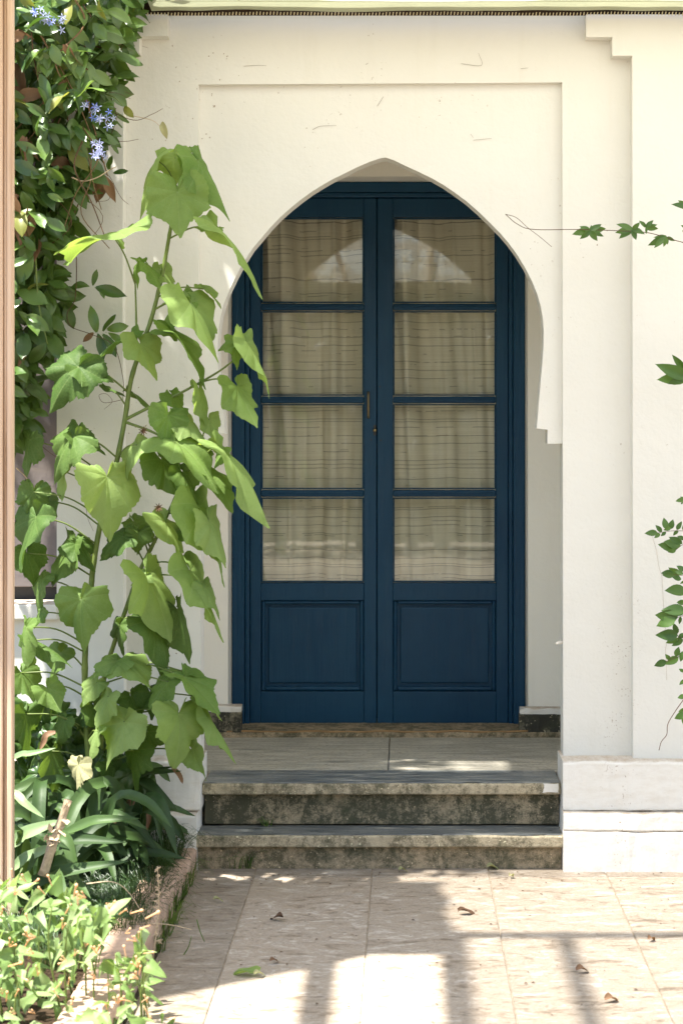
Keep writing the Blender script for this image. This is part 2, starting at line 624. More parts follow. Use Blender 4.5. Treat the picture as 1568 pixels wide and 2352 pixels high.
M['mallow'] = leaf_mat('mallow_leaf', (.105, .19, .036), (.25, .35, .115), .46, (.42, .54, .09), .6, (.34, .42, .19), .22)
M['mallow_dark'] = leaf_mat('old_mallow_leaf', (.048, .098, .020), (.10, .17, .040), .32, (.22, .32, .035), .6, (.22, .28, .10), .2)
M['mallow_dry'] = leaf_mat('withered_mallow_leaf', (.30, .30, .15), (.42, .40, .22), .3, (.5, .48, .2), .7, (.30, .20, .10), .2)
M['mallow_stem'] = simple('green_stem', (.14, .19, .045), .5, .35, .25, 30, .2)
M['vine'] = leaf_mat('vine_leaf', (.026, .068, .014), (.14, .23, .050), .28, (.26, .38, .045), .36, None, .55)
M['vine_yellow'] = leaf_mat('yellowing_vine_leaf', (.14, .16, .03), (.20, .21, .045), .35, (.4, .4, .06), .45)
M['vine_brown'] = leaf_mat('brown_vine_leaf', (.16, .085, .045), (.26, .15, .08), .2, (.3, .16, .06), .7)
M['strap'] = leaf_mat('strap_leaf', (.020, .045, .014), (.065, .115, .034), .22, (.15, .23, .04), .5, None, .25)
M['strap_pale'] = leaf_mat('striped_strap_leaf', (.16, .25, .11), (.27, .36, .18), .25, (.25, .36, .1), .4)
M['grass'] = leaf_mat('dark_grass', (.022, .05, .014), (.05, .10, .028), .25, (.12, .2, .03), .45)
M['weed'] = leaf_mat('weed_green', (.06, .12, .02), (.13, .20, .04), .3, (.25, .36, .05), .5)
M['bush'] = leaf_mat('bush_leaf', (.13, .22, .05), (.36, .45, .22), .36, (.45, .55, .18), .5)
M['bud'] = leaf_mat('peach_bud', (.66, .40, .20), (.76, .55, .34), .35, (.8, .5, .2), .5)
M['hedge'] = leaf_mat('hedge_leaf', (.10, .10, .06), (.20, .19, .12), .35, (.3, .30, .16))
M['wist'] = leaf_mat('wisteria_leaflet', (.035, .085, .012), (.075, .15, .025), .25, (.17, .30, .03), .42)
M['petal'] = leaf_mat('blue_petal', (.26, .30, .58), (.52, .56, .80), .3, (.35, .4, .8), .5)
M['petal_deep'] = leaf_mat('deep_blue_petal', (.07, .12, .50), (.16, .22, .62), .3, (.15, .2, .7), .5)

# ------------------------------------------------------------------ ground and paving
g = obj('ground', [(-400, -400, -.06), (400, -400, -.06), (400, 400, -.06), (-400, 400, -.06)], [(0, 1, 2, 3)], M['ground'])
tag(g, kind='structure')
patio = empty('patio', (0, 5, 0), kind='structure')
box('mortar_bed', -.80, 4.3, -3.6, 7.3, -.05, -.0055, M['bed'], patio, 0)
cols = [-.574 + .447 * k for k in range(11)]
rs = random.Random(3)


def slab(x0, x1, y0, y1, m):
    q = .0016
    o = box('paving_slab', x0 + q, x1 - q, y0 + q, y1 - q, -.045, rs.uniform(-.0012, .0006), m, patio, .0025)
    return o


# edging slabs along the planter, shade darkened into their colour
for y0, y1 in ((6.04, 7.06), (4.6, 6.04), (3.1, 4.6), (1.6, 3.1)):
    slab(-.80, -.574, y0, y1, M['paver_edge'])
for i in range(len(cols) - 1):
    slab(cols[i], cols[i + 1], 6.926, 7.06 if cols[i] < .5 else 7.04, M['paver_edge'])
    cuts = [6.926, 5.48 - .0 * i, 4.0, 2.5, 1.0, -.5, -2.0, -3.5]
    if i % 2: cuts[1] = 4.98
    for a, b in zip(cuts[1:], cuts[:-1]):
        slab(cols[i], cols[i + 1], a, b, M['paver'])

soil = []
nx, ny = 40, 50
for j in range(ny + 1):
    for i in range(nx + 1):
        x = -3.2 + 2.27 * i / nx
        y = 3.0 + 4.05 * j / ny
        soil.append((x, y, .045 + .03 * mnoise.noise((x * 3, y * 3, 1)) + .02 * mnoise.noise((x * 11, y * 11, 4))))
sf = [(j * (nx + 1) + i, j * (nx + 1) + i + 1, (j + 1) * (nx + 1) + i + 1, (j + 1) * (nx + 1) + i) for j in range(ny) for i in range(nx)]
tag(obj('soil', soil, sf, M['soil'], smooth=True), kind='structure')

# kerb of the planting bed, brick by brick
kerb = empty('planter_kerb', (-.88, 6.3, 0), 'low pinkish brick kerb edging the planting bed beside the paving', 'kerb')
y = 7.03
k = 0
while y > 4.4:
    L = rs.uniform(.27, .33)
    box('brick', -.945 + rs.uniform(-.006, .006), -.812 + rs.uniform(-.006, .006) + (.012 if k == 0 else 0), y - L + .006, y, -.02, .098 + rs.uniform(-.006, .005), M['kerb'], kerb, .012, 2)
    y -= L
    k += 1

# ------------------------------------------------------------------ the house front
house = empty('house_front', (0, 7.2, 0), 'cream plastered house front with a pointed horseshoe arch in a sunken panel', 'house')
YO, YF, YP = 7.12, 7.19, 7.22
dprism('outer_wall', [(1345, 33), (2700, 33), (2700, 1760), (1453, 1760), (1451, 128), (1405, 128), (1405, 85), (1345, 85)], YO, 7.30, M['plaster'], house, .006)
dprism('outer_wall', [(386, 33), (385, 82), (321, 83), (320, 122), (284, 123), (282, 700), (286, 1870), (-1200, 1870), (-1200, 1402), (131, 1402), (131, 240), (-1200, 240), (-1200, 33)], YO, 7.301, M['plaster'], house, .006)
dprism('arch_surround', [(262, 36), (1470, 36), (1470, 1762), (1292.5, 1762), (1291, 600), (1290, 189), (1100, 190.5), (456, 194), (457, 900), (461, 1200), (462, 1870), (262, 1870)], YF, 7.312, M['plaster'], house, .006)
arch_r = [(765, 72), (800, 84), (850, 108), (900, 131), (950, 155), (1000, 183), (1050, 217), (1100, 254), (1150, 298), (1200, 347), (1240, 388), (1270, 423), (1305, 470), (1340, 527), (1368, 582), (1390, 636), (1404, 685), (1413, 735), (1417, 790), (1416, 850), (1411, 920), (1404, 1000), (1396, 1090), (1388, 1190)]
arch_l = [(745, 75), (700, 90), (650, 111), (600, 136), (550, 160), (510, 183), (460, 214), (420, 243), (375, 279), (330, 319), (290, 361), (255, 403), (215, 450), (180, 505), (150, 560), (125, 612), (102, 668), (86, 725), (77, 790), (73, 860), (77, 940), (86, 1030), (96, 1130), (103, 1212)]
D5 = lambda q: (q[0] * .5566 + 459.3, q[1] * .5566 + 321.5)
panel = [(440, 176), (1308, 176), (1308, 1019), (1256.5, 1019), (1256.5, 987)] + [D5(q) for q in arch_r[::-1]] + [D5(q) for q in arch_l] + [(498, 997), (498, 1021), (440, 1021)]
dprism('arch_panel', panel, YP, 7.335, M['plaster'], house, .005)
# lobby behind the arch
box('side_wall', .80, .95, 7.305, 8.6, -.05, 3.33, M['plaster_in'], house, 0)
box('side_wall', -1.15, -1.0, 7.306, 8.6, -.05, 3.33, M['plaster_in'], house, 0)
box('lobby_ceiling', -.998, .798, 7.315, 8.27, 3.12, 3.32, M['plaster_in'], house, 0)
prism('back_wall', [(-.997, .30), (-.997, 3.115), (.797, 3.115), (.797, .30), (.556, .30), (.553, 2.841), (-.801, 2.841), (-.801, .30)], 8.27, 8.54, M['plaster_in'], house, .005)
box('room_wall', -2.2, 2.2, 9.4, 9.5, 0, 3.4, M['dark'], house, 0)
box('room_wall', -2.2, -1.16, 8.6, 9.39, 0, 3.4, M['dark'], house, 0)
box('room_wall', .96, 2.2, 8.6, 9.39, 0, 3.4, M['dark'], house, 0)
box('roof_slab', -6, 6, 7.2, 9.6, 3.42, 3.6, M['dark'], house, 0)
# blackened skirting each side of the door with a white cap
for x0, x1, zt in ((.512, .795, .414), (-.995, -.735, .425)):
    block('skirting', x0, x1, 8.205, 8.268, .3135, zt, M['stone_skirt'], house, .006, .005, seed=40)
    block('skirting_cap', x0 + .004, x1, 8.213, 8.268, zt - .008, zt + .028, M['plinth'], house, .010, .007, seed=41)
# plinth courses
block('plinth', .609, 4.4, 7.055, 7.31, .2205, .412, M['plinth'], house, .010, .004, seed=30)
block('plinth', .607, 4.4, 7.003, 7.308, .1535, .2195, M['plinth'], house, .008, .004, seed=31)
block('plinth', .6056, 4.4, 7.0, 7.306, -.05, .1525, M['plinth'], house, .008, .004, seed=31)
block('plinth', -4.4, -.792, 7.058, 7.31, .2205, .412, M['plinth'], house, .010, .004, seed=30)
block('plinth', -4.4, -.800, 7.0, 7.308, -.05, .2195, M['plinth'], house, .010, .004, seed=30)
# window recess at the left
box('niche_back', -3, -1.3, 7.27, 7.31, PZ(1348, 7.27), PZ(200, 7.27), M['niche_shade'], house, .003)  # back of the recess, its shade carried by the dark colour
box('window_gap', -3, -1.3, 7.32, 7.40, PZ(1400, 7.3), PZ(1330, 7.3), M['iron'], house, 0)  # black block stands in for the darkness of the slot
box('window_sill', -3, PX(133, 7.09), 7.085, 7.31, PZ(1424, 7.09), PZ(1388, 7.09), M['plaster'], house, .006, 2)
hk = P(1283, 1476, 7.2)
tube('wall_hook', [hk + Vector((.012, .01, 0)), hk + Vector((-.005, -.012, .001)), hk + Vector((-.012, -.016, -.004))], .007, .005, M['plinth'], house)

# ------------------------------------------------------------------ steps
steps = empty('entrance_steps', (0, 7.2, 0), 'worn mossy stone steps and landing leading up to the blue door', 'steps')
block('riser', -.800, .603, 7.055, 7.2, -.04, .0875, M['stone_mid'], steps, .005, .003, seed=1)
block('tread', -.806, .6045, 7.015, 7.205, .0895, .135, M['stone_pale'], steps, .007, .0026, seed=2)
block('riser', -.787, .604, 7.19, 7.4, .1405, .2665, M['stone_dark'], steps, .005, .003, seed=3)
block('tread', -.790, .6055, 7.13, 7.398, .2695, .3125, M['stone_pale'], steps, .007, .0026, seed=4)
# slate faces laid on the treads
block('tread_face', -.796, .601, 7.026, 7.188, .1325, .1378, M['nosing'], steps, .0015, .002, seed=5)
block('tread_face', -.785, .6035, 7.144, 7.40, .3100, .3155, M['nosing'], steps, .0015, .002, seed=6)
pc = P(1264, 1810, 7.128)
pv, pf = [], []
for k in range(14):
    a = 2 * math.pi * k / 14
    rr = rs.uniform(.85, 1.1)
    ex = .030 * (1 if abs(math.cos(a)) > .5 else abs(math.cos(a)) * 2) * math.copysign(1, math.cos(a))
    ez = .017 * (1 if abs(math.sin(a)) > .5 else abs(math.sin(a)) * 2) * math.copysign(1, math.sin(a))
    pv.append((pc.x + ex * rr, 7.1265, pc.z + ez * rr)); pv.append((pc.x + ex * rr, 7.131, pc.z + ez * rr))
pf = [tuple(range(0, 28, 2))] + [(2 * k, 2 * k + 1, (2 * k + 3) % 28, (2 * k + 2) % 28) for k in range(14)]
obj('paint_splash', pv, pf, M['plinth'], steps)
box('landing_slab', -.998, -.071, 7.402, 8.198, .25, .3135, M['tread'], steps, .003)
box('landing_slab', -.067, .798, 7.402, 8.198, .25, .313, M['tread'], steps, .003)
box('sill', -.998, .798, 8.20, 8.60, .25, .336, M['stone_mid'], steps, .005, 2)
ws = [Vector((-.80 + 1.35 * i / 30, 8.205 + .004 * math.sin(i * 1.7), .338 + .0025 * math.sin(i * .9))) for i in range(31)]
V, Fc = tube_geo(ws, .005, .005, 5)
obj('sill_strip', V, Fc, M['woodstrip'], steps, True)

# ------------------------------------------------------------------ the door
door = empty('double_door', (PX(865, 8.47), 8.47, .336), 'dark blue glazed double door set back under the pointed arch', 'door')
YD = 8.47
def dbox(name, x0, x1, ya, yb, ytop, ybot, mat, parent, bev=.004, seg=2):
    return box(name, PX(x0, YD), PX(x1, YD), ya, yb, PZ(ybot, YD), PZ(ytop, YD), mat, parent, bev, seg)
BL = M['blue']
frame = dbox('door_frame', 535, 563, 8.435, 8.53, 420, 1665, BL, door)
dbox('stile', 563.6, 574, 8.445, 8.53, 455, 1663, BL, frame, .005)
dbox('stile', 1177, 1203.5, 8.435, 8.53, 420, 1665, BL, frame)
dbox('stile', 1167, 1176.4, 8.445, 8.53, 455, 1663, BL, frame, .005)
dbox('head', 563.5, 1176.5, 8.438, 8.53, 420, 443, BL, frame)
dbox('head', 574.5, 1166.5, 8.447, 8.53, 443.6, 454.5, BL, frame, .005)


def door_leaf(x0, x1, gx0, gx1, px0, px1):
    e = empty('door_leaf', (0, 0, 0))
    e.parent = door
    e.location = Vector((PX((x0 + x1) / 2, YD), YD, .36)) - wloc(door)
    dbox('stile', x0, gx0 - .6, 8.462, 8.51, 456, 1660.5, BL, e, .003)
    dbox('stile', gx1 + .6, x1, 8.462, 8.51, 456, 1660.5, BL, e, .003)
    a, b = gx0 - .3, gx1 + .3
    dbox('rail', a, b, 8.4625, 8.51, 456, 499.5, BL, e, .003)
    dbox('rail', a, b, 8.4625, 8.51, 1339, 1379, BL, e, .003)
    dbox('rail', a, b, 8.4625, 8.51, 1588, 1660.5, BL, e, .003)
    rows = [(500.5, 695.5), (714.5, 908.7), (928, 1123.5), (1143, 1337.5)]
    for q in range(3):
        t_, b_ = rows[q][1], rows[q + 1][0]
        dbox('muntin', a, b, 8.4660, 8.505, t_ + 2, b_ - 2, BL, e, .007, 3)
        dbox('muntin', a, b, 8.4610, 8.47, t_ + 7.5, b_ - 7.5, BL, e, .003, 2)
    for t_, b_ in rows:
        dbox('glass_pane', a - 1, b + 1, 8.4880, 8.4915, t_ - 1, b_ + 1, M['glass'], e, 0)
        # glazing beads round each pane
        for xa, xb, ya, yb in ((a, a + 3.4, t_, b_), (b - 3.4, b, t_, b_), (a + 3.5, b - 3.5, t_, t_ + 3), (a + 3.5, b - 3.5, b_ - 3, b_)):
            dbox('glazing_bead', xa, xb, 8.472, 8.487, ya, yb, BL, e, .002, 1)
    # sunk lower panel, its moulding and raised field
    dbox('panel', a - 1, b + 1, 8.492, 8.508, 1378, 1589, BL, e, 0)
    for xa, xb, ya, yb in ((px0, px0 + 9, 1380, 1587), (px1 - 9, px1, 1380, 1587), (px0 + 9.2, px1 - 9.2, 1380, 1388), (px0 + 9.2, px1 - 9.2, 1577, 1587)):
        dbox('moulding', max(xa, a + .4), min(xb, b - .4), 8.468, 8.491, ya, yb, BL, e, .0085, 3)
    dbox('field', px0 + 16, px1 - 16, 8.482, 8.4915, 1395, 1570, BL, e, .006, 2)
    return e


lf = door_leaf(575, 864.2, 600, 835, 600, 835)
rt = door_leaf(866, 1166, 902.5, 1138, 902.5, 1138)
hd = P(845.8, 930, 8.44)
hh = .118
tube('handle', [hd + Vector((0, .02, hh / 2)), hd + Vector((0, -.012, hh / 2 - .004)), hd + Vector((0, -.022, hh / 4)), hd + Vector((0, -.024, 0)), hd + Vector((0, -.022, -hh / 4)), hd + Vector((0, -.012, -hh / 2 + .004)), hd + Vector((0, .02, -hh / 2))], .0042, .0042, M['brass'], lf, 8)
dbox('handle_plate', 842.4, 849, 8.4585, 8.462, 900, 961, M['iron'], lf, .001)
bm = bmesh.new()
bmesh.ops.create_uvsphere(bm, u_segments=14, v_segments=8, radius=.0095)
kc = P(860.5, 988, 8.452)
for v in bm.verts: v.co = Vector((v.co.x, v.co.y * .7, v.co.z)) + kc
vs, fs = bm_out(bm); bm.free()
obj('lock_knob', vs, fs, M['brass'], lf, True)
dbox('lock_plate', 857.5, 863.5, 8.4585, 8.462, 976, 1000, M['iron'], lf, .001)
for q in ((852, 1010), (874, 1011), (872, 888)):
    dbox('screw_hole', q[0] - 1.6, q[0] + 1.6, 8.4605, 8.463, q[1] - 1.6, q[1] + 1.6, M['iron'], lf if q[0] < 865 else rt, 0)


def curtain(x0, x1, seed, label):
    r = random.Random(seed)
    nx, nz = 110, 44
    xa, xb = PX(x0, 8.6), PX(x1, 8.6)
    za, zb = .36, PZ(470, 8.6)
    comps = [(r.uniform(56, 68), r.uniform(0, 6.3), .008), (r.uniform(13, 17), r.uniform(0, 6.3), .018), (r.uniform(29, 36), r.uniform(0, 6.3), .014)]
    vs = []
    for j in range(nz + 1):
        z = za + (zb - za) * j / nz
        for i in range(nx + 1):
            x = xa + (xb - xa) * i / nx
            top = .45 + .75 * j / nz
            d = 0
            for f, ph, a in comps:
                q = math.sin(f * (x + .022 * math.sin(1.7 * z + ph) + .06 * mnoise.noise((x * 7, z * .6, seed + f))) + ph)
                q = math.copysign(abs(q) ** .6, q)
                d += a * q * ((.25 + .95 * (j / nz) ** 1.4) if f > 36 else 1)
            d += .010 * mnoise.noise((x * 5, z * 1.5, seed))
            vs.append((x, 8.585 + d * 1.9, z))
    fs = [(j * (nx + 1) + i, j * (nx + 1) + i + 1, (j + 1) * (nx + 1) + i + 1, (j + 1) * (nx + 1) + i) for j in range(nz) for i in range(nx)]
    o = obj('curtain', vs, fs, M['curtain'], smooth=True)
    return tag(o, label, 'curtain', 'curtains behind the door glass')


curtain(572, 862, 4, 'beige slub curtain behind the glass of the door leaf with the handle')
curtain(868, 1170, 9, 'beige slub curtain behind the glass of the door leaf without a handle')

# ------------------------------------------------------------------ overhead canopy; dense and sheer pieces added unseen to steer sunlight
ZC = 3.33


def cloth(name, poly_fn, x0, x1, y0, y1, nx, ny, mat, sag, seed, label):
    vs, idx, fs = [], {}, []
    for j in range(ny + 1):
        for i in range(nx + 1):
            x = x0 + (x1 - x0) * i / nx
            y = y0 + (y1 - y0) * j / ny
            z = ZC + sag * mnoise.noise((x * 1.3, y * 1.6, seed)) + sag * .25 * mnoise.noise((x * 6, y * 3, seed + 5))
            idx[i, j] = len(vs)
            vs.append(poly_fn(x, y, z))
    for j in range(ny):
        for i in range(nx):
            fs.append((idx[i, j], idx[i + 1, j], idx[i + 1, j + 1], idx[i, j + 1]))
    o = obj(name, vs, fs, mat, smooth=True)
    return tag(o, label, 'shade cloth', 'shade cloths stretched overhead')


def wall_strip(x, y, z):
    t = (y - 6.95) / .125
    hem = .012 * mnoise.noise((x * 2.3, 1, 3)) + .007 * mnoise.noise((x * 7, 4, 3))
    z = ZC - .012 * t + hem * t * .7
    return (x, y, z)


cloth('shade_cloth', wall_strip, -.98, 4.0, 6.95, 7.075, 150, 8, M['cloth'], .02, 2, 'pale yellow green shade cloth with a wavy hem along the top of the wall')
# side cloth with its slanting edge
def diag_edge(x):
    pts = [(-2.3, 4.42), (-1.79, 4.785), (-1.40, 5.07), (-1.28, 5.165), (-1.0, 5.165)]
    for (xa, ya), (xb, yb) in zip(pts, pts[1:]):
        if xa <= x <= xb: return ya + (yb - ya) * (x - xa) / (xb - xa)
    return pts[-1][1]
def side(x, y, z):
    t = (y - 5.0) / 1.35
    y0 = diag_edge(x)
    yy = y0 + (6.12 - y0) * t
    if yy > 5.45: x += .15 * mnoise.noise((yy * 3.1, 2, 9)) * max(0, (x + 1.5) / .5)
    return (x, yy, z)
cloth('shade_cloth', side, -2.05, -1.0, 5.0, 6.35, 40, 20, M['cloth'], .01, 12, 'small pale green shade cloth overhead that casts the slanting shadow edge on the paving')
def plain(x, y, z): return (x - (.2 * (4 - x) / 5 if y > 5.45 else 0), y, z)
cloth('shade_cloth', plain, -1.03, 4.0, 6.335, 6.71, 60, 8, M['dense'], .015, 27, 'long pale cream cloth added unseen overhead between the hemmed cloth and the net to dim the wall')
cloth('shade_cloth', plain, -.46, 4.0, 6.70, 6.97, 60, 6, M['dense'], .015, 27, 'narrow pale cream cloth added unseen overhead behind the hemmed cloth to dim the wall')
cloth('shade_cloth', plain, -1.03, -.45, 6.72, 6.97, 12, 6, M['thin'], .015, 27, 'small sheer cloth added unseen overhead to let sunlight onto the landing')
cloth('shade_net', plain, -1.03, 4.0, -3.5, 6.34, 60, 84, M['net'], .03, 22, 'wide pale shade net overhead, seen mirrored in the upper door panes')

perg = empty('timber_pergola', (P(10, 2100, 5.9).x, 5.9, 0), 'pale grooved timber post at the far left, carrying the overhead frame', 'post')
Yp = 5.9
# the post is a bundle of three vertical slats
zb, zt = -.04, 3.30
for (xa, xb, dy) in ((-60, -16, .02), (-15.4, 6.5, .0), (7.2, 15.0, .012), (15.6, 29, .004)):
    w = box('slat', PX(xa, Yp), PX(xb, Yp), Yp + dy, Yp + .038, zb, zt, M['timber'], perg, .004, 2)
for xb_, wd in ((-1.46, .085), (-1.04, .075), (-.665, .042), (-.20, .05), (.25, .06), (.75, .06), (1.3, .06), (1.9, .06), (2.6, .06)):
    box('beam', xb_ - wd / 2, xb_ + wd / 2, -3.5, 5.42, ZC + .05, ZC + .13, M['timber'], perg, .004)
for yb in (5.36, 2.2, -1.0):
    box('beam', -2.3, 4.0, yb - .03, yb + .03, ZC + .135, ZC + .20, M['timber'], perg, .004)

# reed mat lying over the wall head, its pale ends in a row under the cloth
mat_ = empty('reed_mat', (0, 7.1, 3.36), 'dark reed mat edge lying between the wall head and the shade cloth', 'mat')
box('mat', -2.6, 4.0, 7.015, 7.6, 3.385, 3.41, M['mat'], mat_, .004)
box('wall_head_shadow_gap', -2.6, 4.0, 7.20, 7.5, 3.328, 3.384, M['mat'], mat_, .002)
V, Fc = [], []
x = -1.0
while x < 1.2:
    z0 = 3.3035 + .0015 * math.sin(x * 9)
    zz = z0 + rs.uniform(.009, .012)
    b = len(V)
    w = .0036
    for (dx, dy, z_) in ((0, 0, z0), (w, 0, z0), (w + .002, 0, zz), (.002, 0, zz)):
        V.append((x + dx, 7.082, z_)); V.append((x + dx, 7.094, z_))
    Fc += [(b, b + 2, b + 4, b + 6), (b + 1, b + 7, b + 5, b + 3), (b, b + 1, b + 3, b + 2), (b + 4, b + 5, b + 7, b + 6), (b + 2, b + 3, b + 5, b + 4), (b + 6, b + 7, b + 1, b)]
    x += .0132
tag(obj('reed_ends', V, Fc, M['reed'], mat_), kind='stuff')


# ------------------------------------------------------------------ unseen hedge added across the patio to block sky in the door glass
rh = random.Random(31)
V, Fc = [], []
for q in range(9000):
    x, z = rh.uniform(-16, 16), rh.uniform(0, 1) ** .9 * 6.0
    top = 4.9 + .9 * mnoise.noise((x * .35, 0, 3)) + .5 * mnoise.noise((x * 1.3, 0, 5))
    if z > top: continue
    c = Vector((x, -9 + 1.0 * mnoise.noise((x * .7, z * .7, 7)) + rh.uniform(-.5, .5), z))
    u = Vector((rh.uniform(-1, 1), rh.uniform(-1, 1), rh.uniform(-1, .4))).normalized() * rh.uniform(.12, .26)
    w = u.cross(Vector((rh.uniform(-1, 1), rh.uniform(.2, 1), rh.uniform(0, 1)))).normalized() * rh.uniform(.06, .13)
    b = len(V)
    V += [c, c + u * .5 + w, c + u, c + u * .5 - w]
    Fc.append((b, b + 1, b + 2, b + 3))
for i in range(33):
    x = -16 + i
    for z in (0, 4.0): V.append(Vector((x, -10.2, z)))
n0 = len(V) - 66
for i in range(32): Fc.append((n0 + 2 * i, n0 + 2 * i + 2, n0 + 2 * i + 3, n0 + 2 * i + 1))
tag(obj('added_hedge', V, Fc, M['hedge']), kind='stuff')

# ------------------------------------------------------------------ leaf meshes
def simple_leaf(name, mat, shape, n=6, fold=.18, curl=.25, wav=.03, seed=0, vein=False):
    """unit leaf: base at the origin, tip at +x; shape(t) gives the half width; normal +z"""
    r = random.Random(seed)
    vs, fs = [], []
    ph = r.uniform(0, 6)
    for i in range(n + 1):
        t = i / n
        w = shape(t)
        zc = -curl * t * t + .02 * math.sin(5 * t + ph)
        for s in (-1, -.5, 0, .5, 1):
            z = zc + fold * abs(s) * w * 2 - fold * w * .5 * (abs(s) * 2) ** 2 * .3 + wav * math.sin(6 * t + ph + s) * abs(s)
            vs.append((t - .04 * abs(s), s * w, z))
    for i in range(n):
        for k in range(4):
            a = i * 5 + k
            fs.append((a, a + 5, a + 6, a + 1))
    me = bpy.data.meshes.new(name)
    me.from_pydata(vs, [], fs)
    me.polygons.foreach_set('use_smooth', [True] * len(fs))
    me.materials.append(mat)
    return me


def sh_oval(t): return .245 * (math.sin(math.pi * min(1, t * .97 + .02)) ** .75) * (1.08 - .28 * (1 - t))
def sh_lance(t): return .195 * math.sin(math.pi * t ** .8) ** .9 + .002
def sh_heart(t): return (.40 * (1 - t) ** .75 * min(1, (t * 6 + .25)) + .004)
def sh_strap(t): return (.5 * min(1, .55 + t * 2) * (1 - t ** 3.2)) + .001


def frame_mat(base, u, n, L, W=None):
    u = u.normalized()
    n = (n - u * n.dot(u)).normalized()
    v = n.cross(u)
    W = L if W is None else W
    m = Matrix(((u.x * L, v.x * W, n.x * L, base.x), (u.y * L, v.y * W, n.y * L, base.y), (u.z * L, v.z * W, n.z * L, base.z), (0, 0, 0, 1)))
    return m


def join_leaves(name, items, parent, mat, kind=None):
    V, Fc = [], []
    for me, Mx in items:
        b = len(V)
        V += [Mx @ v.co for v in me.vertices]
        Fc += [tuple(b + i for i in p.vertices) for p in me.polygons]
    o = obj(name, V, Fc, mat, parent, True)
    if kind: o['kind'] = kind
    return o


def px_dir(ang, pitch=0.0):
    """direction on the picture plane (0 = right, 90 = up), leaning toward the camera by pitch"""
    a, p = R(ang), R(pitch)
    return Vector((math.cos(a) * math.cos(p), -math.sin(p), math.sin(a) * math.cos(p)))


# ------------------------------------------------------------------ the tall mallow
mallow = empty('mallow_plant', P(215, 1960, 6.72), 'tall light green mallow with big lobed leaves leaning before the arch', 'plant')
YM = 6.72
stem_main = [(222, 1965, .02), (205, 1760, 0), (196, 1600, 0), (197, 1480, 0), (207, 1385, 0), (216, 1290, 0), (238, 1170, 0), (262, 1090, 0), (286, 970, 0), (302, 870, 0), (328, 790, 0), (350, 725, 0), (371, 640, 0), (386, 560, .0), (396, 500, .0), (408, 432, .02)]
stem_two = [(236, 1965, .05), (232, 1760, .05), (238, 1570, .04), (262, 1480, .04), (300, 1370, .04), (322, 1310, .04), (352, 1250, .03), (386, 1180, .02), (414, 1115, .01), (432, 1045, .0)]
branch = [(291, 962, 0), (345, 935, -.01), (420, 900, -.03), (500, 855, -.05), (549, 818, -.07)]
thin = [(314, 812, .0), (313, 720, .02), (311, 652, .03)]
branch2 = [(290, 970, 0), (350, 992, -.03), (400, 1020, -.05), (470, 1045, -.07)]
top3 = [(408, 432, .02), (435, 400, .02), (455, 368, .01), (432, 348, .01)]
stems_px = []
for pts, r0, r1 in ((stem_main, .0125, .006), (stem_two, .0105, .005), (branch, .0065, .003), (thin, .0045, .003), (top3, .005, .003), (branch2, .0055, .003)):
    q = [P(x, y, YM + d) for x, y, d in pts]
    tube('stem', q, r0, r1, M['mallow_stem'], mallow, 8, 6, knot=.12)
    for c in catmull(q, 6): stems_px.append(c)


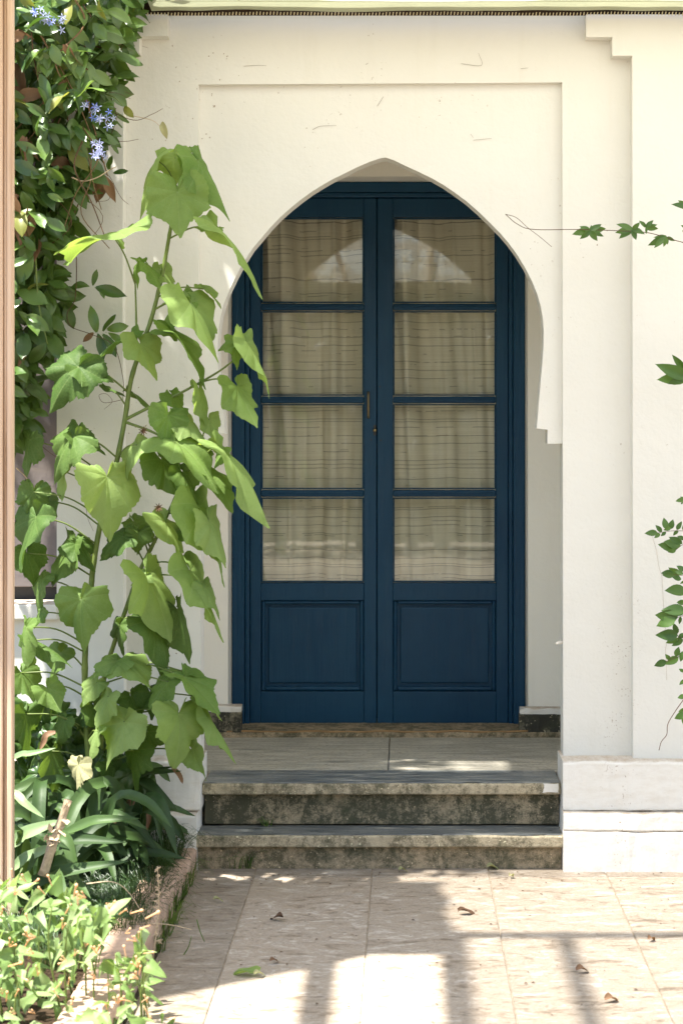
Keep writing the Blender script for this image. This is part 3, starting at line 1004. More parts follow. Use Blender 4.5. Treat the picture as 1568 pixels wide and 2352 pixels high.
def mallow_leaf(L, W, seed, droop=.25, fold=.15, lobes=1.0, torn=False, back=1.0):
    """lobed toothed leaf in local space: petiole end at the origin, tip at +x, faces +z"""
    r = random.Random(seed)
    bk = back
    key = [(0, 1.0), (9, .86), (20, .73), (34, .655), (48, .65 + .05 * lobes), (60, .655 + .12 * lobes), (74, .655), (92, .62 + .03 * lobes), (112, .60 + .07 * lobes), (130, .58 * bk), (150, .50 * bk), (166, .34 * bk), (175, .18 * bk), (180, .08)]
    j = {a: r.uniform(-.045, .045) for a, _ in key}
    j2 = {a: r.uniform(-.045, .045) for a, _ in key}

    def rad(th):
        a = abs(th)
        jj = j if th >= 0 else j2
        for (a0, r0), (a1, r1) in zip(key, key[1:]):
            if a0 <= a <= a1:
                t = (a - a0) / (a1 - a0)
                t = t * t * (3 - 2 * t) if a0 > 30 else t
                return (r0 + jj[a0] * (a0 > 0)) * (1 - t) + (r1 + jj[a1]) * t
        return .1
    veins = [0, 32, -32, 62, -62, 100, -100, 140, -140]
    th = set()
    N = 84
    for i in range(N): th.add(round(-180 + 360 * (i + .5) / N, 2))
    for v in veins:
        for d in (-1.6, 0, 1.6): th.add(v + d)
    th = sorted(th)
    rings = [.05, .2, .38, .56, .74, .89, 1.0]
    nat = 1.40
    vs, fs, vein = [(0, 0, 0)], [], [1.0]
    ph1, ph2, ph3 = r.uniform(0, 6), r.uniform(0, 6), r.uniform(0, 6)
    for ri, t in enumerate(rings):
        for a in th:
            ra = rad(a)
            if ri == len(rings) - 1:
                ra *= 1 + .020 * math.sin(a * 0.62) + .020 * r.uniform(-1, 1)
                if torn and r.random() < .12: ra *= r.uniform(.8, .95)
            x = ra * t * math.cos(R(a)) * L
            y = ra * t * math.sin(R(a)) * W / nat
            dv = min(abs(a - v) for v in veins)
            bul = min(dv, 16) / 16
            m = t * (L + W) * .5
            z = (-droop * t * t * L * (.55 + .45 * math.cos(R(a)))
                 + fold * abs(y) * 1.0 - .35 * fold * y * y / max(W, 1e-6) * 2
                 + .035 * m * bul
                 + .085 * m * t * math.sin(R(a) * 3 + ph1) + .030 * m * t * t * math.sin(R(a) * 8 + ph2)
                 - droop * .5 * (abs(y) / max(W, 1e-6)) ** 2 * W)
            if a and abs(a) > 150: z += .05 * L * t * (1 if a > 0 else -1)
            vs.append((x, y, z))
            vein.append((1.0 if dv < .1 else 0.0) * (1 - .75 * t))
    n = len(th)
    for k in range(n): fs.append((0, 1 + k, 1 + (k + 1) % n))
    for ri in range(len(rings) - 1):
        for k in range(n):
            a = 1 + ri * n + k
            b = 1 + ri * n + (k + 1) % n
            if k == n - 1 and ri >= 1: continue
            fs.append((a, a + n, b + n, b))
    return vs, fs, vein


# base x, y, tip x, y, width, extra depth, pitch, shade (0 normal, 1 old, 2 withered)
LV = [
    (362, 368, 282, 480, 84, .02, 6, 0), (402, 362, 398, 426, 100, .03, 30, 0), (408, 441, 416, 553, 190, -.09, 14, 0),
    (455, 370, 549, 484, 62, -.02, 8, 0), (500, 524, 638, 638, 66, -.08, 5, 0), (500, 524, 450, 512, 40, -.06, 15, 0), (262, 545, 140, 570, 120, -.06, 62, 0),
    (318, 607, 299, 657, 46, .0, 15, 0), (335, 606, 377, 654, 52, -.05, 25, 0), (372, 622, 413, 677, 38, .04, 5, 0),
    (446, 694, 437, 648, 56, .03, -10, 0), (437, 696, 528, 822, 150, -.12, 20, 0), (437, 696, 385, 680, 70, -.10, 20, 0), (468, 664, 514, 700, 46, .0, 10, 0),
    (397, 766, 497, 866, 66, -.06, 8, 0), (397, 766, 350, 750, 40, -.04, 15, 0), (322, 790, 369, 874, 95, -.08, 22, 0), (300, 766, 217, 798, 30, -.02, 20, 0),
    (180, 843, 105, 930, 175, -.08, 20, 1), (186, 843, 268, 868, 100, -.06, 15, 1), (172, 1003, 97, 1087, 150, -.06, 12, 1), (180, 1006, 250, 1048, 90, -.04, 12, 1),
    (246, 1095, 283, 1228, 185, -.13, 20, 0), (316, 1022, 262, 1100, 104, -.10, 18, 0), (386, 954, 388, 1044, 92, -.12, 22, 0),
    (545, 888, 597, 981, 104, -.09, 16, 0), (566, 788, 640, 896, 62, -.10, 10, 0), (547, 788, 549, 848, 52, -.08, 10, 0), (548, 786, 500, 800, 40, -.07, 15, 0),
    (457, 894, 491, 969, 42, -.05, 6, 0), (395, 908, 428, 952, 56, -.03, 12, 0), (424, 957, 497, 1012, 62, -.08, 12, 0), (480, 962, 494, 1010, 56, -.04, 8, 0),
    (404, 1015, 528, 1085, 120, -.14, 25, 0), (474, 1082, 554, 1156, 60, -.10, 8, 0), (512, 1036, 653, 1167, 62, -.15, 6, 0), (512, 1036, 490, 1075, 50, -.12, 15, 0),
    (371, 1056, 444, 1148, 92, -.06, 10, 1), (242, 890, 291, 904, 22, 0, 5, 1), (302, 901, 357, 928, 24, .02, 5, 1), (150, 1083, 126, 1143, 52, -.02, 8, 0),
    (283, 1232, 220, 1272, 96, .0, 12, 1), (308, 1198, 366, 1228, 62, .02, 10, 1), (318, 1224, 316, 1274, 84, -.02, 16, 1),
    (455, 1163, 551, 1330, 98, -.12, 8, 0), (480, 1195, 535, 1290, 60, -.15, 12, 0), (381, 1200, 465, 1318, 66, -.08, 8, 0), (408, 1218, 452, 1242, 30, 0, 10, 0),
    (164, 1250, 113, 1347, 112, -.03, 10, 1), (175, 1250, 228, 1300, 80, -.02, 10, 1), (78, 1130, 72, 1195, 105, .0, 12, 1), (84, 1187, 34, 1312, 120, -.05, 12, 1),
    (336, 1322, 420, 1458, 118, -.11, 10, 0), (336, 1322, 300, 1340, 50, -.09, 14, 0), (437, 1312, 532, 1459, 76, -.12, 6, 0), (470, 1350, 520, 1410, 48, -.14, 10, 0),
    (187, 1376, 182, 1494, 165, -.12, 18, 0), (348, 1428, 430, 1538, 88, -.05, 8, 1), (408, 1400, 463, 1508, 52, -.02, 6, 1), (275, 1436, 261, 1502, 66, .01, 8, 1),
    (268, 1520, 205, 1540, 90, -.10, 45, 0), (280, 1520, 360, 1545, 110, -.11, 48, 0), (387, 1566, 338, 1620, 90, -.10, 22, 0), (424, 1555, 516, 1628, 84, -.13, 12, 0), (430, 1545, 370, 1535, 50, -.08, 20, 0),
    (410, 1640, 429, 1759, 126, -.17, 16, 0), (287, 1658, 236, 1764, 140, -.16, 16, 0), (223, 1568, 183, 1612, 84, -.08, 20, 0), (250, 1600, 213, 1662, 78, -.12, 18, 0),
    (226, 1680, 198, 1737, 60, -.12, 14, 0), (307, 1724, 297, 1822, 94, -.08, 10, 1), (440, 1722, 488, 1779, 62, -.05, 8, 0), (478, 1650, 554, 1738, 42, -.10, 6, 0), (465, 1600, 520, 1640, 44, -.08, 10, 0),
    (181, 1756, 171, 1832, 88, -.20, 14, 2), (108, 1580, 146, 1634, 90, -.10, 20, 0), (62, 1440, 45, 1524, 62, -.10, 14, 0), (78, 1470, 178, 1508, 38, -.06, 12, 1), (150, 1655, 119, 1708, 70, .0, 10, 1),
    (120, 1725, 141, 1818, 64, -.04, 8, 1), (96, 1405, 72, 1440, 42, -.02, 8, 1), (60, 1640, 80, 1735, 70, -.02, 8, 1), (300, 1600, 330, 1660, 80, -.04, 12, 1), (345, 1590, 360, 1650, 70, -.02, 12, 1),
    (340, 1680, 330, 1740, 74, -.02, 10, 1), (215, 1620, 250, 1700, 70, 0, 8, 1), (90, 1750, 70, 1820, 60, .02, 8, 1), (255, 1760, 275, 1830, 66, -.02, 8, 1), (70, 1010, 50, 1095, 90, .06, 10, 1), (100, 1330, 62, 1400, 84, .02, 10, 1), (62, 1270, 95, 1345, 80, .06, 8, 1), (110, 1150, 80, 1225, 90, .06, 10, 1), (50, 1545, 88, 1612, 80, .03, 12, 1), (140, 1500, 108, 1570, 76, .05, 12, 1), (420, 1085, 470, 1150, 60, -.05, 10, 0), (425, 372, 470, 420, 50, .0, 10, 0), (200, 1640, 160, 1680, 60, .02, 8, 1),
]
rm = random.Random(11)
petiole_V, petiole_F = [], []
for i, (bx, by, tx, ty, w, dd, pitch, sh) in enumerate(LV):
    Y0 = YM + dd + rm.uniform(-.02, .02)
    b = P(bx, by, Y0)
    dx, dy = tx - bx, -(ty - by)
    ang = math.degrees(math.atan2(dy, dx))
    pitch *= .8
    Lm = math.hypot(dx, dy) / F * Y0 / max(.5, math.cos(R(pitch))) * (.98 if w > 80 else 1.03)
    Wm = w * (.80 if w > 80 else .88) / F * Y0
    roll = 0
    nat = Lm * 1.25
    if Wm < nat:
        roll = math.degrees(math.acos(max(.36, Wm / nat)))
        Wl = Wm / math.cos(R(roll))
    else:
        Wl = Wm
    u = px_dir(ang, pitch)
    n0 = Vector((0, -1, .35))
    n0 = (n0 - u * n0.dot(u)).normalized()
    # a turned leaf faces up rather than down where it can
    sgn = 1 if (Matrix.Rotation(R(roll), 3, u) @ n0).z > (Matrix.Rotation(-R(roll), 3, u) @ n0).z else -1
    nn = Matrix.Rotation(R(roll * sgn + rm.uniform(-8, 8)), 3, u) @ n0
    vs, fs, vein = mallow_leaf(Lm, Wl, 100 + i, droop=rm.uniform(.10, .34), fold=rm.uniform(.05, .40), lobes=rm.uniform(.5, 1.1), torn=(sh > 0), back=1.0 if roll < 25 else .62)
    me = bpy.data.meshes.new('leaf')
    me.from_pydata(vs, [], fs)
    me.polygons.foreach_set('use_smooth', [True] * len(fs))
    a = me.attributes.new('vein', 'FLOAT', 'POINT')
    a.data.foreach_set('value', vein)
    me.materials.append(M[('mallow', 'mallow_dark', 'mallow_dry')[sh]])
    lo_ = place('leaf', me, frame_mat(b, u, nn, 1.0), mallow)
    if sh == 2: lo_['label'] = 'withered pale leaf with brown edges'
    # petiole to the nearest stem point a little lower
    tgt = b + Vector((0, .03, -.06))
    s = min(stems_px, key=lambda c: (c - tgt).length + (.15 if c.z > b.z + .02 else 0))
    if (s - b).length < .55:
        mid = s.lerp(b, .5) + Vector((0, 0, .012 + .05 * (s - b).length))
        tube('petiole', [s, mid, b], .0036, .0025, M['mallow_stem'], mallow, 5, 5)
# shaded lower foliage between the stems and the wall
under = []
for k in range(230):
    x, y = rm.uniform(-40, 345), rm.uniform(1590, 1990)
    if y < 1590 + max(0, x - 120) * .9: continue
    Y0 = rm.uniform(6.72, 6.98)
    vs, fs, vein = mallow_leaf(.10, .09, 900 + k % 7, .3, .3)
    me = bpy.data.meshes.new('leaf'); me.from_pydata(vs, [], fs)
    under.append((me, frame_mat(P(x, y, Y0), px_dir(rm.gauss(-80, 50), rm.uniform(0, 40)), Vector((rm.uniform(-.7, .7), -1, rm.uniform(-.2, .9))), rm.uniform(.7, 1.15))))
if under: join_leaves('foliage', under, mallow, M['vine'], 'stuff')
# seed heads on the second stem
for (x, y) in ((365, 1166), (368, 1205), (330, 990)):
    c = P(x, y, 6.60)
    V, Fc = [], []
    for q in range(9):
        a = q * .7
        d = Vector((math.cos(a), -.5, math.sin(a))) * .018
        tube_geo([c, c + d * .6, c + d], .0035, .0008, 4, V, Fc)
    obj('seed_head', V, Fc, M['twig'], mallow)

# ------------------------------------------------------------------ the flowering climber
vine = empty('climbing_vine', P(60, 1900, 7.0), 'dense dark green climber with blue flower sprays at the upper left', 'climbing plant')
vm = [simple_leaf('vine_leaf', M['vine'], sh_oval, 6, rm.uniform(.05, .35), rm.uniform(-.1, .4), .04, 300 + q) for q in range(9)]
vy = [simple_leaf('vine_leaf', M['vine_yellow'], sh_oval, 6, .2, .2, .04, 330 + q) for q in range(2)]
vb = [simple_leaf('vine_leaf', M['vine_brown'], sh_oval, 6, .5, .6, .10, 340 + q) for q in range(2)]
prof = [(-400, 420), (-60, 345), (0, 318), (40, 312), (100, 285), (150, 268), (200, 262), (250, 250), (300, 238), (350, 232), (385, 205), (430, 175), (480, 165), (540, 160), (600, 128), (700, 138), (760, 132), (800, 110), (850, 80), (950, 66), (1010, 40)]


def right_edge(y):
    for (y0, x0), (y1, x1) in zip(prof, prof[1:]):
        if y0 <= y <= y1: return x0 + (x1 - x0) * (y - y0) / (y1 - y0)
    return 20


rv = random.Random(21)
cands = []
while len(cands) < 2500:
    y = rv.uniform(-70, 1000)
    e = right_edge(y)
    x = rv.uniform(-120, e - 6)
    if y > 560 and rv.random() < .45: continue
    hole = mnoise.noise((x * .018, y * .018, 2.0))
    if hole < -.30 and x > 60: continue
    Y = rv.uniform(6.62, 7.06) if x < e - 60 else rv.uniform(6.8, 7.06)
    L = rv.uniform(40, 80) / F * Y
    ang = rv.gauss(-60 if x > e - 80 else -95, 55)
    u = px_dir(ang, rv.uniform(-15, 50))
    n = Vector((rv.uniform(-.8, .6), rv.uniform(-1, -.25), rv.uniform(0, 1.1)))
    cands.append((Y, x, y, P(x, y, Y), u, n, L))
inv = [c for c in cands if c[1] > 10 and c[2] > -20]
inv.sort(key=lambda c: c[0])
near = inv[:285]
nset = set(id(c) for c in near)
far = [c for c in cands if id(c) not in nset]
for c in near:
    z = rv.random()
    me = rv.choice(vy) if z < .07 else rv.choice(vb) if z < .11 else rv.choice(vm)
    place('leaf', me, frame_mat(c[3], c[4], c[5], c[6], c[6] * rv.uniform(.85, 1.2)), vine)
join_leaves('foliage', [(rv.choice(vm), frame_mat(c[3], c[4], c[5], c[6])) for c in far], vine, M['vine'], 'stuff')
# the climber goes on over the open frame above the bed and breaks up the sunlight there
over = []
for k in range(330):
    c = Vector((rv.uniform(-2.3, -.80), rv.uniform(6.08, 6.95), rv.uniform(3.36, 3.60)))
    if mnoise.noise((c.x * 4.2, c.y * 4.2, 11)) > -.03: continue
    L = rv.uniform(.07, .13)
    over.append((rv.choice(vm), frame_mat(c, Vector((rv.gauss(0, 1), rv.gauss(0, 1), rv.gauss(-.2, .3))), Vector((rv.uniform(-.5, .5), rv.uniform(-.5, .5), 1)), L)))
join_leaves('foliage', over, vine, M['vine'], 'stuff')
# leaves on loose sprays:  x, y, angle, length, kind
SPR = [(300, 33, 70, 42, 'y'), (310, 36, 25, 34, 'v'), (285, 20, 120, 48, 'v'), (298, 40, 160, 30, 'b'), (262, 36, -95, 60, 'v'), (250, 40, -100, 56, 'v'), (250, 110, 60, 62, 'v'), (268, 105, 45, 60, 'v'), (262, 126, -25, 40, 'v'),
       (258, 146, -40, 44, 'v'), (246, 115, -85, 44, 'y'), (240, 100, 110, 46, 'v'), (232, 210, 30, 52, 'v'), (246, 212, -110, 40, 'v'), (285, 245, -50, 36, 'y'), (282, 110, -50, 24, 'v'),
       (250, 385, 75, 30, 'v'), (262, 398, 12, 34, 'v'), (252, 392, 100, 26, 'v'), (236, 392, 160, 30, 'v'), (232, 300, -35, 60, 'v'), (225, 320, -70, 50, 'v'), (214, 655, 75, 38, 'v'), (222, 660, -15, 70, 'v'), (205, 658, 175, 44, 'v'), (230, 662, -60, 26, 'v'),
       (222, 762, 100, 60, 'v'), (238, 760, 55, 48, 'v'), (248, 757, 12, 48, 'v'), (226, 768, -70, 62, 'v'), (215, 765, -140, 30, 'b'), (250, 765, -30, 44, 'v'), (236, 770, -45, 56, 'v'),
       (234, 402, -95, 62, 'b'), (240, 404, -65, 58, 'b'), (228, 402, -100, 44, 'b'), (372, 280, -75, 36, 'p'), (150, 700, -70, 60, 'v'), (120, 715, -80, 70, 'v'), (60, 880, -40, 44, 'v'), (70, 905, -10, 50, 'v'), (50, 900, -90, 40, 'v'), (75, 940, -20, 44, 'v'), (55, 690, -60, 60, 'v')]
me_pale = simple_leaf('vine_leaf', M['mallow_dry'], sh_oval, 6, .4, .5, .08, 350)
for (x, y, a, L, kd) in SPR:
    Y = rv.uniform(6.86, 7.0)
    me = {'y': vy[0], 'b': vb[0], 'v': rv.choice(vm), 'p': me_pale}[kd]
    place('leaf', me, frame_mat(P(x, y, Y), px_dir(a, rv.uniform(0, 25)), Vector((rv.uniform(-.5, .5), -1, rv.uniform(0, .8))), L / F * Y, L / F * Y * rv.uniform(.8, 1.1)), vine)
q4 = lambda L: [(x * .2226, y * .2226) for x, y in L]
TEN = [(q4([(330, 230), (440, 390), (520, 540), (640, 720), (770, 950), (930, 1070)]), .0042, 'bark'),
       (q4([(690, -100), (690, 0), (680, 240), (760, 400), (930, 580), (920, 700), (790, 950), (740, 1180)]), .0026, 'pale_twig'),
       (q4([(740, 310), (1000, 480), (1200, 480), (1340, 360), (1360, 230)]), .003, 'twig'), (q4([(1100, 970), (1190, 1130), (1190, 1280), (1080, 1540)]), .002, 'twig'),
       (q4([(1080, 1120), (1380, 1240), (1568, 1180), (1680, 1120)]), .0015, 'twig'), (q4([(740, 1290), (1060, 1440), (1280, 1460), (1430, 1437)]), .0015, 'twig'), (q4([(850, 1590), (1000, 1750), (1130, 1820), (1200, 1950), (1260, 2050), (1330, 2110)]), .0014, 'twig'),
       (q4([(740, 1830), (860, 1870), (1010, 1830), (1120, 1760), (1200, 1720)]), .003, 'pale_twig'), (q4([(1370, 1195), (1568, 1240), (1650, 1300)]), .0016, 'pale_twig'), (q4([(1090, 970), (1190, 1010), (1270, 1090)]), .0028, 'mallow_stem'),
       (q4([(1040, 1830), (1140, 1950), (1120, 2060), (1000, 2080)]), .0014, 'twig'), (q4([(640, 720), (840, 690), (1000, 650), (1200, 560), (1300, 420)]), .002, 'bark'), (q4([(690, 210), (800, 170), (950, 180), (1070, 215)]), .002, 'pale_twig'),
       (q4([(700, 790), (950, 860), (1180, 910), (1380, 980)]), .0013, 'bark'), (q4([(700, 970), (1000, 950), (1200, 960), (1350, 1020)]), .0012, 'twig'), (q4([(1260, 560), (1310, 610), (1380, 630)]), .001, 'twig'),
       ([(176, 590), (176, 640), (172, 690), (155, 720), (164, 750), (213, 769), (262, 795), (283, 870), (283, 918)], .0019, 'twig'), ([(283, 918), (240, 925), (228, 908), (245, 905), (258, 922), (240, 940)], .0011, 'twig'),
       ([(80, 560), (90, 700), (110, 790)], .004, 'mallow_stem'), ([(36, 960), (80, 1010), (130, 1050), (195, 1085)], .0013, 'twig'), ([(38, 1075), (55, 1090), (70, 1110), (85, 1130), (75, 1140), (50, 1138)], .0025, 'pale_twig'),
       ([(195, 1100), (200, 1180), (215, 1220)], .001, 'twig')]
for k in range(26):
    x0, y0 = rv.uniform(30, 200), rv.uniform(-20, 400)
    TEN.append(([(x0, y0), (x0 + rv.uniform(-40, 40), y0 + 70), (x0 + rv.uniform(-60, 60), y0 + 150), (x0 + rv.uniform(-60, 60), y0 + 230)], rv.uniform(.0015, .004), rv.choice(['bark', 'twig', 'bark'])))
for pts, r, m in TEN:
    Y = rv.uniform(6.66, 6.9) if r > .0024 else rv.uniform(6.85, 7.05)
    tube('tendril' if r < .003 else 'stem', [P(x, y, Y + rv.uniform(-.02, .02)) for x, y in pts], r, r * .6, M[m], vine, 5, 6)
# blue flower sprays
def floret_mesh(mat):
    vs, fs = [], []
    for k in range(5):
        a = 2 * math.pi * k / 5
        c, s = math.cos(a), math.sin(a)
        b = len(vs)
        for (x, y, z) in ((.08, -.05, 0), (.5, -.13, .12), (1, -.05, .02), (1, .05, .02), (.5, .13, .12), (.08, .05, 0)):
            vs.append((x * c - y * s, x * s + y * c, z))
        fs += [(b, b + 1, b + 4, b + 5), (b + 1, b + 2, b + 3, b + 4)]
    me = bpy.data.meshes.new('floret')
    me.from_pydata(vs, [], fs)
    me.materials.append(mat)
    return me
fm, fd = floret_mesh(M['petal']), floret_mesh(M['petal_deep'])
for (xa, ya, xb, yb, nf) in ((74, 22, 142, 64, 20), (205, 240, 252, 288, 20), (222, 332, 236, 362, 13)):
    Y = 6.62
    sp = tube('flower_spray', [P(xa, ya, Y), P((xa + xb) / 2 + 3, (ya + yb) / 2, Y), P(xb, yb, Y)], .0016, .001, M['twig'], vine, 4, 4)
    for q in range(nf):
        t = q / (nf - 1)
        x = xa + (xb - xa) * t + rv.gauss(0, 9)
        y = ya + (yb - ya) * t + rv.gauss(0, 9)
        deep = (q % 4 == 0) and ya < 250
        b = P(x, y, Y + rv.uniform(-.04, .02))
        place('floret', fd if deep else fm, frame_mat(b, px_dir(rv.uniform(0, 360)), Vector((rv.uniform(-.9, .9), -1, rv.uniform(-.4, .9))), rv.uniform(7, 11.5) / F * Y), sp)

# ------------------------------------------------------------------ strap-leaved plants
def strap(pts, w, mat, parent, twist=0.0):
    path = catmull([Vector(p) for p in pts], 4)
    n = len(path)
    V, Fc = [], []
    for i, p in enumerate(path):
        t = i / (n - 1)
        d = path[min(i + 1, n - 1)] - path[max(i - 1, 0)]
        d.normalize()
        s = d.cross(Vector((0.15 + twist, -.75, .65)))
        s.normalize()
        up = s.cross(d)
        hw = w * .5 * min(1, .5 + 2.2 * t) * (1 - t ** 4) ** .8 + .0006
        for k, q in ((-1, .25), (-.5, .05), (0, -.12), (.5, .05), (1, .25)):
            V.append(p + s * hw * k + up * hw * q)
    for i in range(n - 1):
        for k in range(4):
            a = i * 5 + k
            Fc.append((a, a + 1, a + 6, a + 5))
    return obj('leaf', V, Fc, mat, parent, True)


rq = random.Random(5)
clumps = [((-1.16, 6.55), 'strap leaved plant with arching leaves right of the dry cut stalk', 30),
          ((-1.27, 6.28), 'strap leaved plant behind the timber post with pale striped leaves', 26),
          ((-1.05, 6.80), 'strap leaved plant in deep shade at the white plinth, left of the steps', 24)]
clump_objs = []
for (cx, cy), lab, nl in clumps:
    e = empty('strap_leaf_plant', (cx, cy, .05), lab, 'plant', 'strap leaved plants in the bed')
    clump_objs.append(e)
    for q in range(nl):
        a = rq.uniform(0, 2 * math.pi)
        L = rq.uniform(.30, .55)
        h = rq.uniform(.06, .34)
        d = Vector((math.cos(a), math.sin(a), 0))
        if cy + d.y * L > 6.98: d.y *= .2
        if cx + d.x * L * 1.1 > -.80: d.x *= .3
        b = Vector((cx, cy, .05)) + d * .03
        strap([b, b + d * L * .35 + Vector((0, 0, h)), b + d * L * .75 + Vector((0, 0, h * 1.12)), b + d * L * 1.1 + Vector((0, 0, h * rq.uniform(.3, .95)))], rq.uniform(.035, .055), M['strap'], e, rq.uniform(-.3, .3))
for k, (x0, y0, x1, y1, Y, w, m, arch, ci) in enumerate([
        (20, 1945, 143, 1884, 6.15, .055, 'strap_pale', 10, 1), (30, 2050, 296, 1978, 6.05, .05, 'strap', 18, 1), (25, 1998, 142, 1935, 6.08, .042, 'strap_pale', 8, 1),
        (150, 1912, 322, 1880, 6.4, .04, 'strap', 16, 0), (318, 1790, 407, 1861, 6.75, .042, 'strap', 10, 2), (300, 1790, 417, 1771, 6.75, .03, 'strap', 10, 2), (20, 1815, 101, 1878, 6.2, .03, 'strap_pale', 4, 1),
        (20, 1745, 128, 1718, 6.25, .024, 'strap_pale', 3, 1), (250, 1830, 402, 1760, 6.8, .03, 'strap', 20, 2), (90, 1960, 290, 1935, 6.3, .045, 'strap', 22, 0), (230, 1870, 340, 1905, 6.5, .035, 'strap', 14, 0), (40, 1900, 160, 1950, 6.2, .04, 'strap', 10, 1)]):
    a, b = P(x0, y0, Y), P(x1, y1, Y - .05)
    mid = a.lerp(b, .5) + Vector((0, -.02, arch / F * Y))
    strap([a, a.lerp(mid, .6) + Vector((0, 0, .006)), mid, b], w, M[m], clump_objs[ci])

for pts, w in (([(300, 1870), (318, 1838), (338, 1842), (342, 1880), (336, 1912)], .022), ([(128, 1682), (108, 1688), (100, 1706), (92, 1722)], .022), ([(395, 1762), (412, 1780), (420, 1800)], .018), ([(262, 1890), (290, 1860), (300, 1830)], .025), ([(150, 1960), (210, 1940), (260, 1960)], .028), ([(60, 2000), (90, 1960), (140, 1975)], .025)):
    strap([P(x, y, 6.45 + .25 * (x > 280)) for x, y in pts], w, M['vine_brown'], clump_objs[0 if pts[0][0] < 350 else 2])
# cut dry stalk
st = empty('dry_stalk', P(100, 2000, 6.0), 'pale dry cut stalk with peeling bark leaning among the strap leaves', 'stalk')
pth = catmull([P(100, 2010, 6.0), P(118, 1950, 6.0), P(138, 1895, 6.0), P(157, 1838, 6.0)], 5)
V, Fc = tube_geo(pth, .0165, .012, 9, knot=.18)
obj('stalk', V, Fc, M['pale_twig'], st, True)
for q in range(16):
    t = rq.uniform(.45, 1)
    c = pth[int(t * (len(pth) - 1))] + Vector((rq.uniform(-.022, .022), -.014, rq.uniform(-.01, .01)))
    d = Vector((rq.uniform(-.03, .03), -.008, rq.uniform(-.03, .02)))
    e_ = Vector((rq.uniform(-.012, .012), rq.uniform(-.01, 0), rq.uniform(-.015, .015)))
    obj('bark_flake', [c, c + d, c + d + e_, c + e_ + Vector((0, -.006, .004))], [(0, 1, 2, 3)], M['pale_twig'], st)


# ------------------------------------------------------------------ grasses and weeds
def tuft(name, cx, cy, cz, n, L, spread, mat, label, seed, w=.0035, kind='stuff'):
    r = random.Random(seed)
    V, Fc = [], []
    for q in range(n):
        a = r.uniform(0, 2 * math.pi)
        rr = spread * math.sqrt(r.random())
        b = Vector((cx + math.cos(a) * rr, cy + math.sin(a) * rr, cz))
        a2 = a + r.gauss(0, .7)
        d = Vector((math.cos(a2), math.sin(a2), 0)) * r.uniform(.3, 1.0)
        l = L * r.uniform(.55, 1.1)
        p = [b, b + d * l * .3 + Vector((0, 0, l * .55)), b + d * l * .65 + Vector((0, 0, l * .75)), b + d * l + Vector((0, 0, l * r.uniform(.35, .75)))]
        s = Vector((-d.y, d.x, 0)).normalized() if d.length > 0 else Vector((1, 0, 0))
        i0 = len(V)
        for k, pt in enumerate(p):
            ww = w * (1 - k / 3.05)
            V.append(pt + s * ww * .5); V.append(pt - s * ww * .5 + Vector((0, 0, .001)))
        for k in range(3):
            Fc.append((i0 + 2 * k, i0 + 2 * k + 1, i0 + 2 * k + 3, i0 + 2 * k + 2))
    o = obj(name, V, Fc, mat, None, True)
    return tag(o, label, None if kind == 'stuff' else 'grass', None, kind)


def tuft_at(name, px, py, n, L, spread, mat, label, seed, z=0.0, w=.0035):
    Y = (EYE - z) * F / (py - VY)
    return tuft(name, PX(px, Y), Y, z, n, L, spread, mat, label, seed, w)


tuft('grass_clump', -.92, 6.86, .06, 420, .17, .085, M['grass'], 'dark fine grass tuft beside the step on the bed', 1)
tuft('grass_clump', -1.02, 6.72, .06, 260, .15, .09, M['grass'], 'dark grass behind the kerb', 2)
for k, (x, y_) in enumerate(((-.93, 6.62), (-.91, 6.35), (-.93, 6.15), (-.92, 5.92), (-.97, 6.5), (-1.02, 6.3), (-.98, 6.1), (-1.0, 5.85), (-1.12, 6.05), (-1.2, 5.8), (-1.05, 5.6))):
    tuft('grass_clump', x, y_, .055, 190, .13, .085, M['grass'], 'dark grass along the kerb', 10 + k)
for k, (px, py, n, L, s) in enumerate(((436, 2010, 40, .09, .02), (425, 2035, 46, .10, .03), (412, 2055, 40, .09, .03), (398, 2090, 50, .11, .03), (388, 2120, 46, .10, .035), (372, 2150, 40, .10, .03), (358, 2185, 36, .09, .03))):
    tuft_at('weeds', px, py, n, L, s, M['weed'], 'weeds in the joint at the foot of the kerb', 40 + k, 0, .004)
tuft_at('weeds', 572, 1993, 60, .085, .022, M['weed'], 'green weed tuft growing at the foot of the lowest step', 60, 0, .0035)
tuft_at('weeds', 540, 1993, 18, .10, .03, M['weed'], 'weed at step foot', 61, 0, .003)
tuft_at('weeds', 480, 1990, 26, .07, .03, M['weed'], 'weed at step foot', 62, 0, .0035)
tuft('weeds', PX(613, 7.18), 7.18, .138, 34, .05, .02, M['weed'], 'small weed growing on the lower tread against the riser', 63, .003)

# ------------------------------------------------------------------ foreground bush with peach buds
bush = empty('flowering_bush', (-1.1, 5.2, .04), 'sunlit bush with peach tubular buds in the front corner of the bed', 'bush')
bl = [simple_leaf('bush_leaf', M['bush'], sh_heart, 7, .25, rq.uniform(.1, .4), .04, 500 + q) for q in range(6)]


def bud_mesh():
    V, Fc = tube_geo(catmull([Vector((0, 0, 0)), Vector((.45, 0, .04)), Vector((.75, 0, .02)), Vector((1, 0, -.04))], 4), .045, .05, 6)
    n = len(V) // 6
    for i in range(n):
        t = i / (n - 1)
        k = 1 + 1.4 * math.exp(-((t - .85) / .13) ** 2)
        c = sum((V[i * 6 + q] for q in range(6)), Vector()) / 6
        for q in range(6): V[i * 6 + q] = c + (V[i * 6 + q] - c) * k
    me = bpy.data.meshes.new('bud')
    me.from_pydata(V, [], Fc)
    me.polygons.foreach_set('use_smooth', [True] * len(Fc))
    me.materials.append(M['bud'])
    return me


